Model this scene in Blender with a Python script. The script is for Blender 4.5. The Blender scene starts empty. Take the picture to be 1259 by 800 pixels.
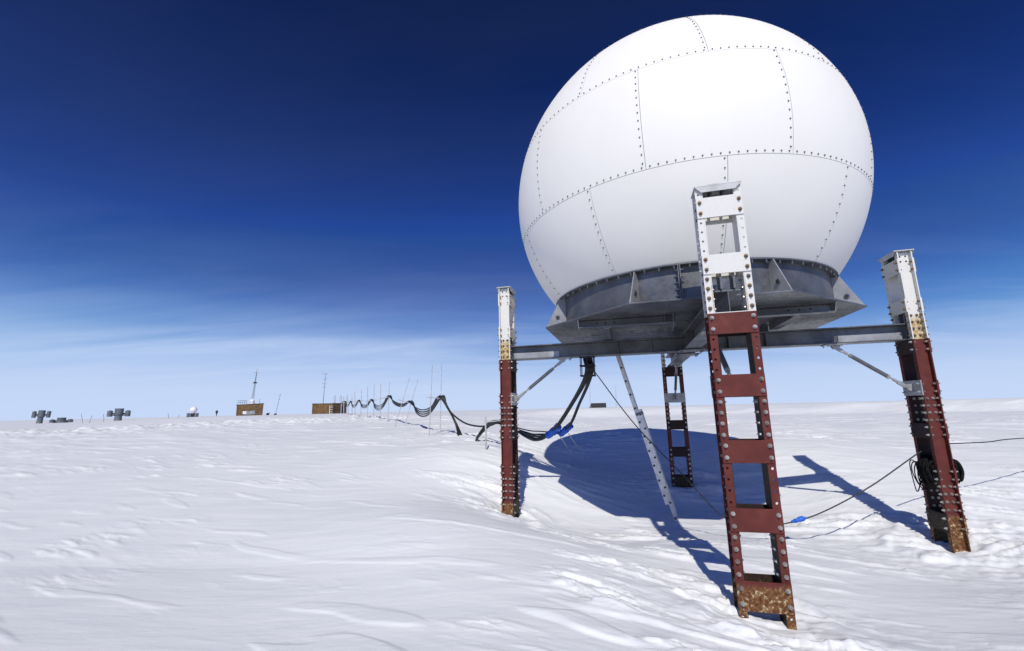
import bpy, math, random
import numpy as np
from mathutils import Vector, Matrix

random.seed(7)
RS = np.random.RandomState(11)
scene = bpy.context.scene
COL = scene.collection

# ------------------------------------------------------------------ camera (x right, y forward, z up, eye at z = 0)
FPX, IW, IH = 544.48, 1259.0, 800.0
PITCH, ROLL, TH = 0.186814, 0.0223217, -0.250465
_cp, _sp, _cr, _sr = math.cos(PITCH), math.sin(PITCH), math.cos(ROLL), math.sin(ROLL)
CF = Vector((0, _cp, _sp))
CR = Vector((1, 0, 0)) * _cr - Vector((0, -_sp, _cp)) * _sr
CU = Vector((0, -_sp, _cp)) * _cr + Vector((1, 0, 0)) * _sr
cam_data = bpy.data.cameras.new('camera')
cam_data.sensor_width = 36.0
cam_data.lens = FPX / IW * 36.0
cam_data.clip_start = 0.05
cam_data.clip_end = 20000.0
cam = bpy.data.objects.new('camera', cam_data)
COL.objects.link(cam)
m = Matrix.Identity(4)
for i in range(3):
    m[i][0], m[i][1], m[i][2] = CR[i], CU[i], -CF[i]
cam.matrix_world = m
scene.camera = cam


def sight(px, py):
    """Unit direction seen at a pixel of the photograph (used only to survey where things stand)."""
    return (CF + CR * ((px - IW / 2) / FPX) + CU * ((IH / 2 - py) / FPX)).normalized()


def at_y(px, py, y):
    d = sight(px, py)
    return d * (y / d.y)


def at_z(px, py, z):
    d = sight(px, py)
    return d * (z / d.z)


def at_r(px, py, r):
    d = sight(px, py)
    return d * (r / math.hypot(d.x, d.y))


# ------------------------------------------------------------------ noise
_perm = RS.permutation(256)
_perm = np.concatenate([_perm, _perm])
_ga = RS.rand(256) * 2 * np.pi
_gx, _gy = np.cos(_ga), np.sin(_ga)


def pnoise(x, y):
    x = np.asarray(x, float); y = np.asarray(y, float)
    xi = np.floor(x).astype(np.int64); yi = np.floor(y).astype(np.int64)
    xf = x - xi; yf = y - yi
    xi &= 255; yi &= 255
    u = xf * xf * xf * (xf * (xf * 6 - 15) + 10)
    v = yf * yf * yf * (yf * (yf * 6 - 15) + 10)

    def g(ix, iy, dx, dy):
        h = _perm[_perm[ix & 255] + (iy & 255)]
        return _gx[h] * dx + _gy[h] * dy
    a = g(xi, yi, xf, yf); b = g(xi + 1, yi, xf - 1, yf)
    c = g(xi, yi + 1, xf, yf - 1); d = g(xi + 1, yi + 1, xf - 1, yf - 1)
    return ((a + u * (b - a)) + v * ((c + u * (d - c)) - (a + u * (b - a)))) * 1.4


def smooth(a, b, x):
    t = np.clip((np.asarray(x, float) - a) / (b - a), 0, 1)
    return t * t * (3 - 2 * t)


# ------------------------------------------------------------------ snow terrain
PY = [-1e6, 0.0, 2.0, 5.5, 8.0, 12.0, 16.0, 20.0, 26.0, 32.0, 50.0, 1e6]
PZ = [-1.58, -1.58, -1.585, -1.63, -1.44, -1.12, -0.82, -0.65, -0.55, -0.43, -0.33, -0.33]
QZ = [-1.58, -1.58, -1.585, -1.63, -1.44, -1.12, -0.86, -0.84, -0.92, -1.02, -1.22, -1.25]


def base_h(x, y):
    x = np.asarray(x, float); y = np.asarray(y, float)
    r = np.hypot(x, y)
    az = np.degrees(np.arctan2(x, y))
    pl = np.interp(y, PY, PZ); pq = np.interp(y, PY, QZ)
    right = smooth(-4, 7, az)
    camp = smooth(-46, -33, az) * (1 - smooth(-17, -5, az))
    p = pl * (1 - right) + pq * right
    # low ridge of drifted snow across the plain on the right
    edge = 52 + 7 * pnoise(x * .03 + 8, y * .03) + 1.6 * pnoise(x * .17, y * .17 + 3)
    berm = right * (smooth(edge, edge + 6.5, r) * 1.06 + np.exp(-((r - 66) / 14.) ** 2) * (.10 * np.abs(pnoise(x * .09 + 3, y * .16 + 8)) + .05 * np.maximum(0, pnoise(x * .35, y * .5))))
    tgt = -0.95 + 0.85 * camp
    t = smooth(28, 96, r) * (1 - right)
    z = (p + berm) * (1 - t) + tgt * t
    lo = smooth(16, 60, r) * (1 - camp) * (1 - right) * -0.25
    z = z + lo
    k = smooth(130, 400, r)
    return z * (1 - k) + np.minimum(z, -0.35 + 0.2 * right) * k


CTRL = [
    (1.98, 4.40, -1.90), (2.42, 4.29, -1.955), (2.1, 5.1, -1.84), (2.2, 6.05, -1.89), (2.33, 7.2, -2.0), (2.56, 9.0, -2.14),
    (-.24, 8.15, -1.78), (-.05, 8.10, -1.83), (.06, 8.54, -1.96), (.12, 9.02, -1.80), (.23, 9.94, -1.5), (.36, 12.1, -1.14),
    (5.98, 6.56, -2.02), (6.18, 6.51, -1.99), (6.10, 7.0, -2.08), (6.2, 7.6, -1.85), (6.4, 8.8, -1.68), (6.61, 10.65, -1.26),
    (3.58, 10.6, -1.80), (4.01, 10.48, -1.81),
    (.75, 12.7, -1.35), (.95, 13.7, -1.15), (1.53, 15.0, -.98), (2.5, 16.0, -.84), (4.3, 16.3, -.79), (5.48, 15.5, -.82), (6.22, 14.1, -.90),
    (4.0, 5.0, -2.02), (5.3, 5.2, -2.03), (3.4, 3.4, -1.86), (7.4, 6.2, -1.93), (8.2, 8.0, -1.74), (9.0, 10.0, -1.38), (4.0, 8.0, -2.10),
    (5.0, 9.2, -1.95), (1.0, 6.8, -1.90), (0.3, 7.0, -1.72), (1.0, 5.2, -1.70), (-.85, 8.0, -1.62), (-1.9, 8.2, -1.50), (1.2, 9.4, -2.0), (2.8, 12.4, -1.55), (2.83, 9.0, -2.10),
    (-2.4, 6.8, -1.55), (-1.2, 5.2, -1.62), (0.4, 3.0, -1.63), (1.4, 3.2, -1.70),
]
CP = np.array(CTRL)
GL = 1.7


def _k(ax, ay, bx, by):
    d2 = (ax[:, None] - bx[None, :]) ** 2 + (ay[:, None] - by[None, :]) ** 2
    return np.exp(-d2 / (2 * GL * GL)) * 0.7 + np.exp(-d2 / (2 * 4.2 ** 2)) * 0.3


_K = _k(CP[:, 0], CP[:, 1], CP[:, 0], CP[:, 1]) + np.eye(len(CP)) * 0.012
_W = np.linalg.solve(_K, CP[:, 2] - base_h(CP[:, 0], CP[:, 1]))
WU = np.array((0.93, -0.37))          # the wind's direction over the ground
WV = np.array((0.37, 0.93))


def scoop_h(x, y):
    x = np.asarray(x, float).ravel(); y = np.asarray(y, float).ravel()
    out = np.zeros(len(x))
    near = (np.hypot(x - 3, y - 8) < 26)
    idx = np.nonzero(near)[0]
    for s in range(0, len(idx), 60000):
        q = idx[s:s + 60000]
        out[q] = _k(x[q], y[q], CP[:, 0], CP[:, 1]) @ _W
    return out


def ridge(n):
    return 1 - np.abs(n)


def sastrugi(x, y, sc):
    wob = pnoise(x * .30 + 9, y * .30 + 4) * .30 + pnoise(x * .9 + 19, y * .9 + 2) * .07
    u = x * WU[0] + y * WU[1]
    v = x * WV[0] + y * WV[1] + wob + .55 * sc
    r = np.hypot(x, y)
    # where the wind has carved the crust and where it has left it smooth
    patch = smooth(-.05, .30, pnoise(x * .23 + 3.3, y * .27 + 7.7) + .5 * pnoise(x * .8, y * .8))
    right = smooth(-2.4, 1.2, x + .25 * (y - 5))
    far = smooth(5.5, 9.5, r)
    rough = np.clip(.04 + .80 * right * (.25 + .75 * patch) + .30 * far * patch * (1 - right) + .03 * patch, 0, 1)

    def streak(fu, fv, lo, ox, oy, p=1.0):
        n = pnoise(u * fu + ox, v * fv + oy) + .30 * pnoise(u * fu * 2.7 + oy, v * fv * 2.3 + ox)
        return np.maximum(0, n - lo) ** p

    def lip(fu, fv, lo, ox, oy):
        """carved ledge: a sharp windward lip and a long tail"""
        n = pnoise(u * fu + ox, v * fv + oy) + .28 * pnoise(u * fu * 3.1 + oy, v * fv * 2.6 + ox)
        return smooth(lo, lo + .045, n) * (1 - .75 * smooth(lo + .07, lo + .55, n))
    gate = smooth(-.12, .22, pnoise(u * .5 + 40, v * 1.3 + 71))
    gate2 = smooth(-.05, .25, pnoise(u * .7 + 140, v * 1.7 + 21))
    h = rough * ((.035 + .025 * right) * streak(.75, 4.2, .10, 1.7, 5.1) * gate + .045 * streak(1.3, 8.5, .06, 31, 17) * gate2 + .018 * streak(2.4, 15., .05, 3, 61) * gate)
    h = h + rough * gate2 * (.036 * lip(.8, 4.0, .18, 12, 77) + .024 * lip(1.7, 7.5, .16, 62, 7) + .012 * lip(3.1, 13., .14, 22, 37))
    h = h + (rough + .03) * (.005 * pnoise(u * 1.6 + 13, v * 7 + 41) + .004 * pnoise(u * 4.1 + 7, v * 19. + 19))
    h = h + .022 * pnoise(u * .22 + 51, v * .6 + 23) * (.35 + .65 * rough)
    # a few lens-shaped ledges standing clear of the smooth crust
    t = streak(.60, 3.1, .36, 91, 13)
    h = h + .16 * np.minimum(t, .16) * np.clip(.30 + rough, 0, 1)
    lim = 1 / (1 + (r / 60.) ** 2)
    # the trampled and wind-torn strip running up to the camp
    track = np.exp(-((y - (24 + .55 * (x + 24))) / 6.5) ** 2) * smooth(-2, -9, x) * (r < 90)
    h = h + track * (.26 * np.maximum(0, pnoise(x * 1.0, y * 1.0)) + .16 * np.abs(pnoise(x * 2.1 + 5, y * 2.1)) + .09 * np.maximum(0, pnoise(x * 4.4, y * 4.4)))
    h = h + smooth(11, 26, r) * (.11 * np.maximum(0, pnoise(u * .25 + 60, v * .8 + 44)) + .06 * np.maximum(0, pnoise(u * .7 + 6, v * 1.9 + 4)))
    return h * lim * smooth(.2, 1.2, r)


def post_drift(x, y):
    """small drifts, moats and trampled lumps where the wind curls round each buried post"""
    h = np.zeros_like(x)
    for k, (px, py) in enumerate(((2.2, 4.43), (6.14, 6.76), (3.85, 10.7), (-.09, 8.35))):
        d = np.hypot(x - px, y - py)
        h = h - .05 * np.exp(-(d / .33) ** 2) + .055 * np.exp(-((d - .62) / .2) ** 2) * (.4 + 1.1 * pnoise(x * 2.1, y * 2.1 + px))
        lee = ((x - px) * .8 - (y - py) * .6)
        h = h + .055 * np.exp(-((lee - .8) / .45) ** 2 - (((x - px) * .6 + (y - py) * .8) / .22) ** 2)
        tr = smooth(.18, .4, d) * np.exp(-(d / (1.25 if k == 1 else .8)) ** 2)
        lump = np.maximum(0, pnoise(x * 4.1 + 9 * k, y * 4.1)) ** .8 + .45 * np.maximum(0, pnoise(x * 9.3, y * 9.3 + 5 * k) - .05)
        h = h + tr * (.075 * lump - .012)
    return h


def ground_h(x, y):
    x = np.atleast_1d(np.asarray(x, float)); y = np.atleast_1d(np.asarray(y, float))
    sc = scoop_h(x, y)
    return base_h(x, y) + sc + sastrugi(x, y, sc) + post_drift(x, y)


def gz(x, y):
    return float(ground_h(x, y)[0])


def on_ground(px, py, r0=2.0, r1=400.0):
    """first place where the sight line meets the snow"""
    d = sight(px, py)
    rr = np.geomspace(r0, r1, 3000)
    hd = math.hypot(d.x, d.y)
    X, Y, Z = d.x / hd * rr, d.y / hd * rr, d.z / hd * rr
    under = np.nonzero(ground_h(X, Y) > Z)[0]
    k = under[0] if len(under) else -1
    return Vector((X[k], Y[k], Z[k]))


# ------------------------------------------------------------------ materials
def material(name, base=(.5, .5, .5), rough=.6, metal=0., spec=.4):
    mt = bpy.data.materials.new(name)
    mt.use_nodes = True
    b = mt.node_tree.nodes['Principled BSDF']
    b.inputs['Base Color'].default_value = (*base, 1)
    b.inputs['Roughness'].default_value = rough
    b.inputs['Metallic'].default_value = metal
    b.inputs['Specular IOR Level'].default_value = spec
    return mt


def nd(mt, t, **kw):
    n = mt.node_tree.nodes.new(t)
    for k, v in kw.items():
        if k in n.inputs.keys():
            n.inputs[k].default_value = v
        else:
            setattr(n, k, v)
    return n


def lk(mt, a, ao, b, bi):
    mt.node_tree.links.new(a.outputs[ao], b.inputs[bi])


def ramp(mt, stops, interp='LINEAR'):
    n = mt.node_tree.nodes.new('ShaderNodeValToRGB')
    n.color_ramp.interpolation = interp
    els = n.color_ramp.elements
    while len(els) < len(stops):
        els.new(.5)
    for e, (p, c) in zip(els, stops):
        e.position = p
        e.color = (*c, 1) if len(c) == 3 else c
    return n


def noise_tint(mt, scale, c0, c1, lo=.35, hi=.65, detail=4, coord='Object', bump=0., bscale=None, dist=.02):
    """noise-blended base colour with optional bump"""
    bs = mt.node_tree.nodes['Principled BSDF']
    tc = nd(mt, 'ShaderNodeTexCoord')
    nz = nd(mt, 'ShaderNodeTexNoise'); nz.inputs['Scale'].default_value = scale; nz.inputs['Detail'].default_value = detail
    lk(mt, tc, coord, nz, 'Vector')
    rp = ramp(mt, [(lo, c0), (hi, c1)])
    lk(mt, nz, 'Fac', rp, 'Fac')
    lk(mt, rp, 'Color', bs, 'Base Color')
    if bump:
        n2 = nd(mt, 'ShaderNodeTexNoise'); n2.inputs['Scale'].default_value = bscale or scale * 5; n2.inputs['Detail'].default_value = 3
        lk(mt, tc, coord, n2, 'Vector')
        bp = nd(mt, 'ShaderNodeBump'); bp.inputs['Strength'].default_value = bump; bp.inputs['Distance'].default_value = dist
        lk(mt, n2, 'Fac', bp, 'Height')
        lk(mt, bp, 'Normal', bs, 'Normal')
    return rp


def make_snow():
    mt = material('snow', (.86, .885, .92), .62, 0, .25)
    bs = mt.node_tree.nodes['Principled BSDF']
    tc = nd(mt, 'ShaderNodeTexCoord')
    mp = nd(mt, 'ShaderNodeMapping'); mp.inputs['Rotation'].default_value = (0, 0, math.atan2(.37, .93)); mp.inputs['Scale'].default_value = (1.6, 9.0, 4.0)
    lk(mt, tc, 'Object', mp, 'Vector')
    n1 = nd(mt, 'ShaderNodeTexNoise'); n1.inputs['Scale'].default_value = 1.3; n1.inputs['Detail'].default_value = 6; n1.inputs['Roughness'].default_value = .62
    lk(mt, mp, 'Vector', n1, 'Vector')
    n2 = nd(mt, 'ShaderNodeTexNoise'); n2.inputs['Scale'].default_value = 70; n2.inputs['Detail'].default_value = 5; n2.inputs['Roughness'].default_value = .7
    lk(mt, tc, 'Object', n2, 'Vector')
    b1 = nd(mt, 'ShaderNodeBump'); b1.inputs['Strength'].default_value = .24; b1.inputs['Distance'].default_value = .03
    lk(mt, n1, 'Fac', b1, 'Height')
    b2 = nd(mt, 'ShaderNodeBump'); b2.inputs['Strength'].default_value = .30; b2.inputs['Distance'].default_value = .005
    lk(mt, n2, 'Fac', b2, 'Height')
    lk(mt, b1, 'Normal', b2, 'Normal')
    lk(mt, b2, 'Normal', bs, 'Normal')
    # crusted and fresh snow differ a little in whiteness
    n3 = nd(mt, 'ShaderNodeTexNoise'); n3.inputs['Scale'].default_value = .5; n3.inputs['Detail'].default_value = 5
    lk(mt, mp, 'Vector', n3, 'Vector')
    rp = ramp(mt, [(.38, (.765, .785, .80)), (.62, (.83, .845, .855))])
    lk(mt, n3, 'Fac', rp, 'Fac')
    lk(mt, rp, 'Color', bs, 'Base Color')
    return mt


def make_post_paint(name, band, dark_inner=False):
    """white paint on the upper post, red oxide below it, rust at the snow line; band = rust in the joint zone"""
    mt = material(name, (.1, .03, .03), .66, 0, .22)
    bs = mt.node_tree.nodes['Principled BSDF']
    tc = nd(mt, 'ShaderNodeTexCoord')
    geo = nd(mt, 'ShaderNodeNewGeometry')
    sep = nd(mt, 'ShaderNodeSeparateXYZ')
    lk(mt, geo, 'Position', sep, 'Vector')
    nz = nd(mt, 'ShaderNodeTexNoise'); nz.inputs['Scale'].default_value = 7; nz.inputs['Detail'].default_value = 6
    lk(mt, tc, 'Object', nz, 'Vector')
    nf = nd(mt, 'ShaderNodeTexNoise'); nf.inputs['Scale'].default_value = 34; nf.inputs['Detail'].default_value = 5; nf.inputs['Roughness'].default_value = .65
    lk(mt, tc, 'Object', nf, 'Vector')
    white = ramp(mt, [(.22, (.40, .30, .18)), (.29, (.58, .565, .52)), (.46, (.68, .67, .635)), (.78, (.60, .595, .57))])
    lk(mt, nf, 'Fac', white, 'Fac')
    red = ramp(mt, [(.25, (.085, .020, .017)), (.55, (.118, .028, .023)), (.8, (.155, .042, .034))])
    lk(mt, nz, 'Fac', red, 'Fac')
    if dark_inner:                                             # much darker red and rust tones for the inward faces
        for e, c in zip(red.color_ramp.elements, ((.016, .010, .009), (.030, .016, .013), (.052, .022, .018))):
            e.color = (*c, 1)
    rust = ramp(mt, [(.30, (.055, .022, .012)), (.46, (.14, .055, .021)), (.56, (.20, .105, .045)), (.61, (.32, .22, .105)), (.635, (.52, .46, .31))])
    lk(mt, nf, 'Fac', rust, 'Fac')
    yel = ramp(mt, [(.35, (.62, .58, .48)), (.5, (.46, .32, .13)), (.7, (.30, .17, .06))])
    lk(mt, nf, 'Fac', yel, 'Fac')

    def gate(lo, hi, wob):
        a = nd(mt, 'ShaderNodeMath', operation='MULTIPLY_ADD'); a.inputs[1].default_value = wob; a.inputs[2].default_value = -wob * .5
        lk(mt, nz, 'Fac', a, 0)
        b = nd(mt, 'ShaderNodeMath', operation='ADD')
        lk(mt, a, 0, b, 0); lk(mt, sep, 'Z', b, 1)
        c = nd(mt, 'ShaderNodeMapRange'); c.inputs['From Min'].default_value = lo; c.inputs['From Max'].default_value = hi
        lk(mt, b, 0, c, 'Value')
        return c

    def mix(f, a, b):
        x = nd(mt, 'ShaderNodeMix', data_type='RGBA')
        lk(mt, f, 0, x, 0)
        lk(mt, a, 'Color' if a.bl_idname == 'ShaderNodeValToRGB' else 2, x, 6)
        lk(mt, b, 'Color' if b.bl_idname == 'ShaderNodeValToRGB' else 2, x, 7)
        return x
    if dark_inner:
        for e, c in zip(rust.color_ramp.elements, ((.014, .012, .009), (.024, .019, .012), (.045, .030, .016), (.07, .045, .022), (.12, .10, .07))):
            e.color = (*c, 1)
    # flecks of rust through the red
    chip = ramp(mt, [(.64, (0, 0, 0)), (.69, (.75, .75, .75))])
    lk(mt, nf, 'Fac', chip, 'Fac')
    fleck = nd(mt, 'ShaderNodeMix', data_type='RGBA')
    lk(mt, chip, 'Color', fleck, 0); lk(mt, red, 'Color', fleck, 6); fleck.inputs[7].default_value = (.16, .075, .035, 1)
    low = mix(gate(-1.63, -1.59, .10), rust, fleck)
    top = white
    if band:
        top = mix(gate(1.17, 1.30, .22), yel, white)
    col = mix(gate(.903, .906, .0), low, top)
    mt.node_tree.links.new(col.outputs[2], bs.inputs['Base Color'])
    bp = nd(mt, 'ShaderNodeBump'); bp.inputs['Strength'].default_value = .12; bp.inputs['Distance'].default_value = .006
    lk(mt, nf, 'Fac', bp, 'Height'); lk(mt, bp, 'Normal', bs, 'Normal')
    return mt


def make_galv(name, c0, c1, metal=.35, rough=.42):
    mt = material(name, c0, rough, metal, .4)
    noise_tint(mt, 3.2, c0, c1, .32, .70, 6, bump=.06, bscale=60, dist=.004)
    vo = nd(mt, 'ShaderNodeTexVoronoi'); vo.inputs['Scale'].default_value = 26
    tc = nd(mt, 'ShaderNodeTexCoord'); lk(mt, tc, 'Object', vo, 'Vector')
    mr = nd(mt, 'ShaderNodeMapRange'); mr.inputs['To Min'].default_value = rough - .10; mr.inputs['To Max'].default_value = rough + .14
    sp = nd(mt, 'ShaderNodeSeparateColor'); lk(mt, vo, 'Color', sp, 'Color'); lk(mt, sp, 'Red', mr, 'Value')
    lk(mt, mr, 0, mt.node_tree.nodes['Principled BSDF'], 'Roughness')
    return mt


M = {}
M['snow'] = make_snow()
M['paint'] = make_post_paint('post_paint', False)
M['paint_web'] = make_post_paint('post_web_paint', True)
M['dark_inner'] = make_post_paint('inner_face_dark', False, True)
M['galv'] = make_galv('galvanised_steel', (.085, .09, .098), (.165, .172, .185), .45)
M['galv_light'] = make_galv('bright_galvanised_steel', (.26, .265, .275), (.42, .425, .43))
M['galv_pale'] = make_galv('pale_galvanised_steel', (.40, .40, .40), (.62, .62, .61), .15, .5)
M['bolt'] = material('bolt_steel', (.42, .40, .37), .38, .55)
noise_tint(M['bolt'], 9, (.22, .20, .17), (.46, .44, .41), .35, .6)
M['bolt_dark'] = material('weathered_bolt', (.15, .115, .085), .5, .3)
noise_tint(M['bolt_dark'], 9, (.22, .13, .05), (.13, .125, .12), .4, .6)
M['dome'] = material('gelcoat', (.80, .805, .80), .62, 0, .22)
noise_tint(M['dome'], .55, (.80, .788, .738), (.83, .818, .768), .3, .7, 4)
def weather(mt):
    bs = mt.node_tree.nodes['Principled BSDF']
    src = bs.inputs['Base Color'].links[0].from_socket
    tc = nd(mt, 'ShaderNodeTexCoord')
    mp = nd(mt, 'ShaderNodeMapping'); mp.inputs['Scale'].default_value = (1.6, 1.6, .9); lk(mt, tc, 'Object', mp, 'Vector')
    nz = nd(mt, 'ShaderNodeTexNoise'); nz.inputs['Scale'].default_value = 1.0; nz.inputs['Detail'].default_value = 6; lk(mt, mp, 'Vector', nz, 'Vector')
    rp = ramp(mt, [(.45, (1, 1, 1)), (.80, (.982, .978, .968))]); lk(mt, nz, 'Fac', rp, 'Fac')
    oi = nd(mt, 'ShaderNodeObjectInfo')
    rr_ = ramp(mt, [(0, (.985, .985, .982)), (1, (1.0, 1.0, 1.0))]); lk(mt, oi, 'Random', rr_, 'Fac')
    a = nd(mt, 'ShaderNodeMix', data_type='RGBA', blend_type='MULTIPLY'); a.inputs[0].default_value = 1
    b = nd(mt, 'ShaderNodeMix', data_type='RGBA', blend_type='MULTIPLY'); b.inputs[0].default_value = 1
    mt.node_tree.links.new(src, a.inputs[6]); lk(mt, rp, 'Color', a, 7)
    mt.node_tree.links.new(a.outputs[2], b.inputs[6]); lk(mt, rr_, 'Color', b, 7)
    mt.node_tree.links.new(b.outputs[2], bs.inputs['Base Color'])


weather(M['dome'])
M['dome_gap'] = material('panel_joint', (.42, .42, .42), .7)
noise_tint(M['dome_gap'], 6, (.50, .50, .49), (.60, .60, .59))
M['rivet'] = material('panel_bolt', (.13, .13, .14), .5, .3)
noise_tint(M['rivet'], 12, (.13, .13, .135), (.25, .25, .25))
M['rubber'] = material('black_cable', (.012, .012, .013), .48, 0, .4)
noise_tint(M['rubber'], 14, (.008, .008, .009), (.024, .024, .025), bump=.05, bscale=80)
M['blue'] = material('blue_wrap', (.02, .11, .52), .55, 0, .3)
noise_tint(M['blue'], 11, (.012, .075, .42), (.035, .16, .66), bump=.35, bscale=16, dist=.03)
M['rope'] = material('pale_rope', (.62, .62, .60), .8)
noise_tint(M['rope'], 40, (.5, .5, .48), (.72, .72, .7))
M['alu'] = material('ladder_aluminium', (.62, .62, .61), .36, .45)
noise_tint(M['alu'], 9, (.52, .52, .51), (.70, .70, .69), bump=.04, bscale=120)
M['coil'] = material('black_sheath', (.009, .009, .010), .9, 0, .12)
noise_tint(M['coil'], 20, (.006, .006, .007), (.014, .014, .015))
M['dark'] = material('dark_paint', (.022, .022, .024), .55)
noise_tint(M['dark'], 8, (.014, .014, .016), (.034, .034, .036))
M['bamboo'] = material('weathered_pole', (.42, .42, .43), .6)
noise_tint(M['bamboo'], 6, (.34, .34, .35), (.52, .52, .52))
M['wood'] = material('weathered_plywood', (.17, .09, .035), .75)
noise_tint(M['wood'], 1.2, (.10, .056, .022), (.23, .135, .052), .3, .7, 6, bump=.2, bscale=9)
M['wood_dark'] = material('dark_timber', (.09, .06, .035), .8)
noise_tint(M['wood_dark'], 3, (.06, .04, .025), (.14, .095, .055))
M['drum'] = material('grey_steel_drum', (.12, .14, .155), .55, .1)
noise_tint(M['drum'], .8, (.085, .10, .115), (.17, .19, .205), .3, .7, 5)
M['hut_grey'] = material('pale_grey_sheet', (.30, .31, .32), .6)
noise_tint(M['hut_grey'], 1.5, (.22, .23, .24), (.40, .41, .42))
M['white'] = material('white_paint', (.78, .78, .77), .5)
noise_tint(M['white'], 2, (.72, .72, .71), (.82, .82, .81))
M['cloth'] = material('dark_parka', (.02, .022, .03), .9)
noise_tint(M['cloth'], 5, (.014, .015, .022), (.035, .037, .045))
M['skin'] = material('skin', (.45, .27, .2), .6)
noise_tint(M['skin'], 12, (.40, .24, .17), (.48, .30, .22))


# ------------------------------------------------------------------ mesh helpers
class MB:
    """collects shapes and links them as ONE mesh object"""

    def __init__(self):
        self.v, self.f, self.mi, self.sm = [], [], [], []

    def add(self, vs, fs, mi=0, sm=False):
        o = len(self.v)
        self.v += [Vector(p) for p in vs]
        self.f += [tuple(i + o for i in q) for q in fs]
        self.mi += [mi] * len(fs)
        self.sm += [sm] * len(fs)
        return self

    def box(self, c, ex, ey, ez, sx, sy, sz, mi=0, bev=0.):
        c = Vector(c); ex, ey, ez = Vector(ex) * sx / 2, Vector(ey) * sy / 2, Vector(ez) * sz / 2
        vs = [c + ex * a + ey * b + ez * d for d in (-1, 1) for b in (-1, 1) for a in (-1, 1)]
        self.add(vs, [(0, 2, 3, 1), (4, 5, 7, 6), (0, 1, 5, 4), (2, 6, 7, 3), (0, 4, 6, 2), (1, 3, 7, 5)], mi)
        return self

    def abox(self, x0, x1, y0, y1, z0, z1, mi=0):
        return self.box(((x0 + x1) / 2, (y0 + y1) / 2, (z0 + z1) / 2), (1, 0, 0), (0, 1, 0), (0, 0, 1), x1 - x0, y1 - y0, z1 - z0, mi)

    def prism(self, pts, d, mi=0):
        """polygon pts (3-D, flat) extruded by vector d"""
        n = len(pts); d = Vector(d)
        vs = [Vector(p) for p in pts] + [Vector(p) + d for p in pts]
        fs = [tuple(range(n))[::-1], tuple(range(n, 2 * n))] + [(i, (i + 1) % n, n + (i + 1) % n, n + i) for i in range(n)]
        return self.add(vs, fs, mi)

    def cyl(self, a, b, r0, r1=None, n=12, mi=0, sm=True, caps=True):
        a, b = Vector(a), Vector(b)
        r1 = r0 if r1 is None else r1
        d = (b - a).normalized()
        u = d.orthogonal().normalized(); w = d.cross(u)
        ring = [u * math.cos(2 * math.pi * k / n) + w * math.sin(2 * math.pi * k / n) for k in range(n)]
        vs = [a + q * r0 for q in ring] + [b + q * r1 for q in ring]
        self.add(vs, [(k, (k + 1) % n, n + (k + 1) % n, n + k) for k in range(n)], mi, sm)
        if caps:
            self.add(vs[:n], [tuple(range(n))[::-1]], mi)
            self.add(vs[n:], [tuple(range(n))], mi)
        return self

    def bolt(self, p, nrm, r=.02, h=.016, mi=0, nut=True):
        p, nrm = Vector(p), Vector(nrm).normalized()
        r = r * .86
        self.cyl(p, p + nrm * h * .25, r * 1.18, n=10, mi=mi, sm=False)
        self.cyl(p + nrm * h * .25, p + nrm * h, r, r * .93, n=6, mi=mi, sm=False)
        if nut:
            self.cyl(p + nrm * h, p + nrm * h * 1.8, r * .5, n=7, mi=mi, sm=False)
        return self

    def tube(self, pts, r, n=8, mi=0, closed=False):
        pts = [Vector(p) for p in pts]
        m_ = len(pts)
        rs = r if hasattr(r, '__len__') else [r] * m_
        t0 = (pts[1] - pts[0]).normalized()
        u = t0.orthogonal().normalized()
        vs = []
        for i, p in enumerate(pts):
            t = (pts[min(i + 1, m_ - 1)] - pts[max(i - 1, 0)]).normalized()
            u = (u - t * u.dot(t)).normalized()
            w = t.cross(u)
            vs += [p + (u * math.cos(2 * math.pi * k / n) + w * math.sin(2 * math.pi * k / n)) * rs[i] for k in range(n)]
        fs = [(i * n + k, i * n + (k + 1) % n, (i + 1) * n + (k + 1) % n, (i + 1) * n + k) for i in range(m_ - 1) for k in range(n)]
        self.add(vs, fs, mi, True)
        self.add(vs[:n], [tuple(range(n))[::-1]], mi)
        self.add(vs[-n:], [tuple(range(n))], mi)
        return self

    def sphere(self, c, r, nu=32, nv=16, mi=0, lat0=-90, lat1=90):
        c = Vector(c); vs = []; fs = []
        for j in range(nv + 1):
            la = math.radians(lat0 + (lat1 - lat0) * j / nv)
            for i in range(nu):
                lo = 2 * math.pi * i / nu
                vs.append(c + Vector((math.cos(la) * math.cos(lo), math.cos(la) * math.sin(lo), math.sin(la))) * r)
        for j in range(nv):
            for i in range(nu):
                fs.append((j * nu + i, j * nu + (i + 1) % nu, (j + 1) * nu + (i + 1) % nu, (j + 1) * nu + i))
        return self.add(vs, fs, mi, True)

    def build(self, name, mats, parent=None, origin=(0, 0, 0), bevel=0.):
        me = bpy.data.meshes.new(name)
        o3 = Vector(origin)
        me.from_pydata([tuple(p - o3) for p in self.v], [], self.f)
        for mt in (mats if isinstance(mats, (list, tuple)) else [mats]):
            me.materials.append(mt)
        me.polygons.foreach_set('material_index', self.mi)
        me.polygons.foreach_set('use_smooth', self.sm)
        me.update()
        ob = bpy.data.objects.new(name, me)
        COL.objects.link(ob)
        if parent is not None:
            ob.parent = parent
        else:
            ob.location = o3
        if bevel:
            bv = ob.modifiers.new('soft_edges', 'BEVEL'); bv.width = bevel; bv.segments = 1; bv.limit_method = 'ANGLE'; bv.angle_limit = math.radians(50)
        return ob


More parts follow.
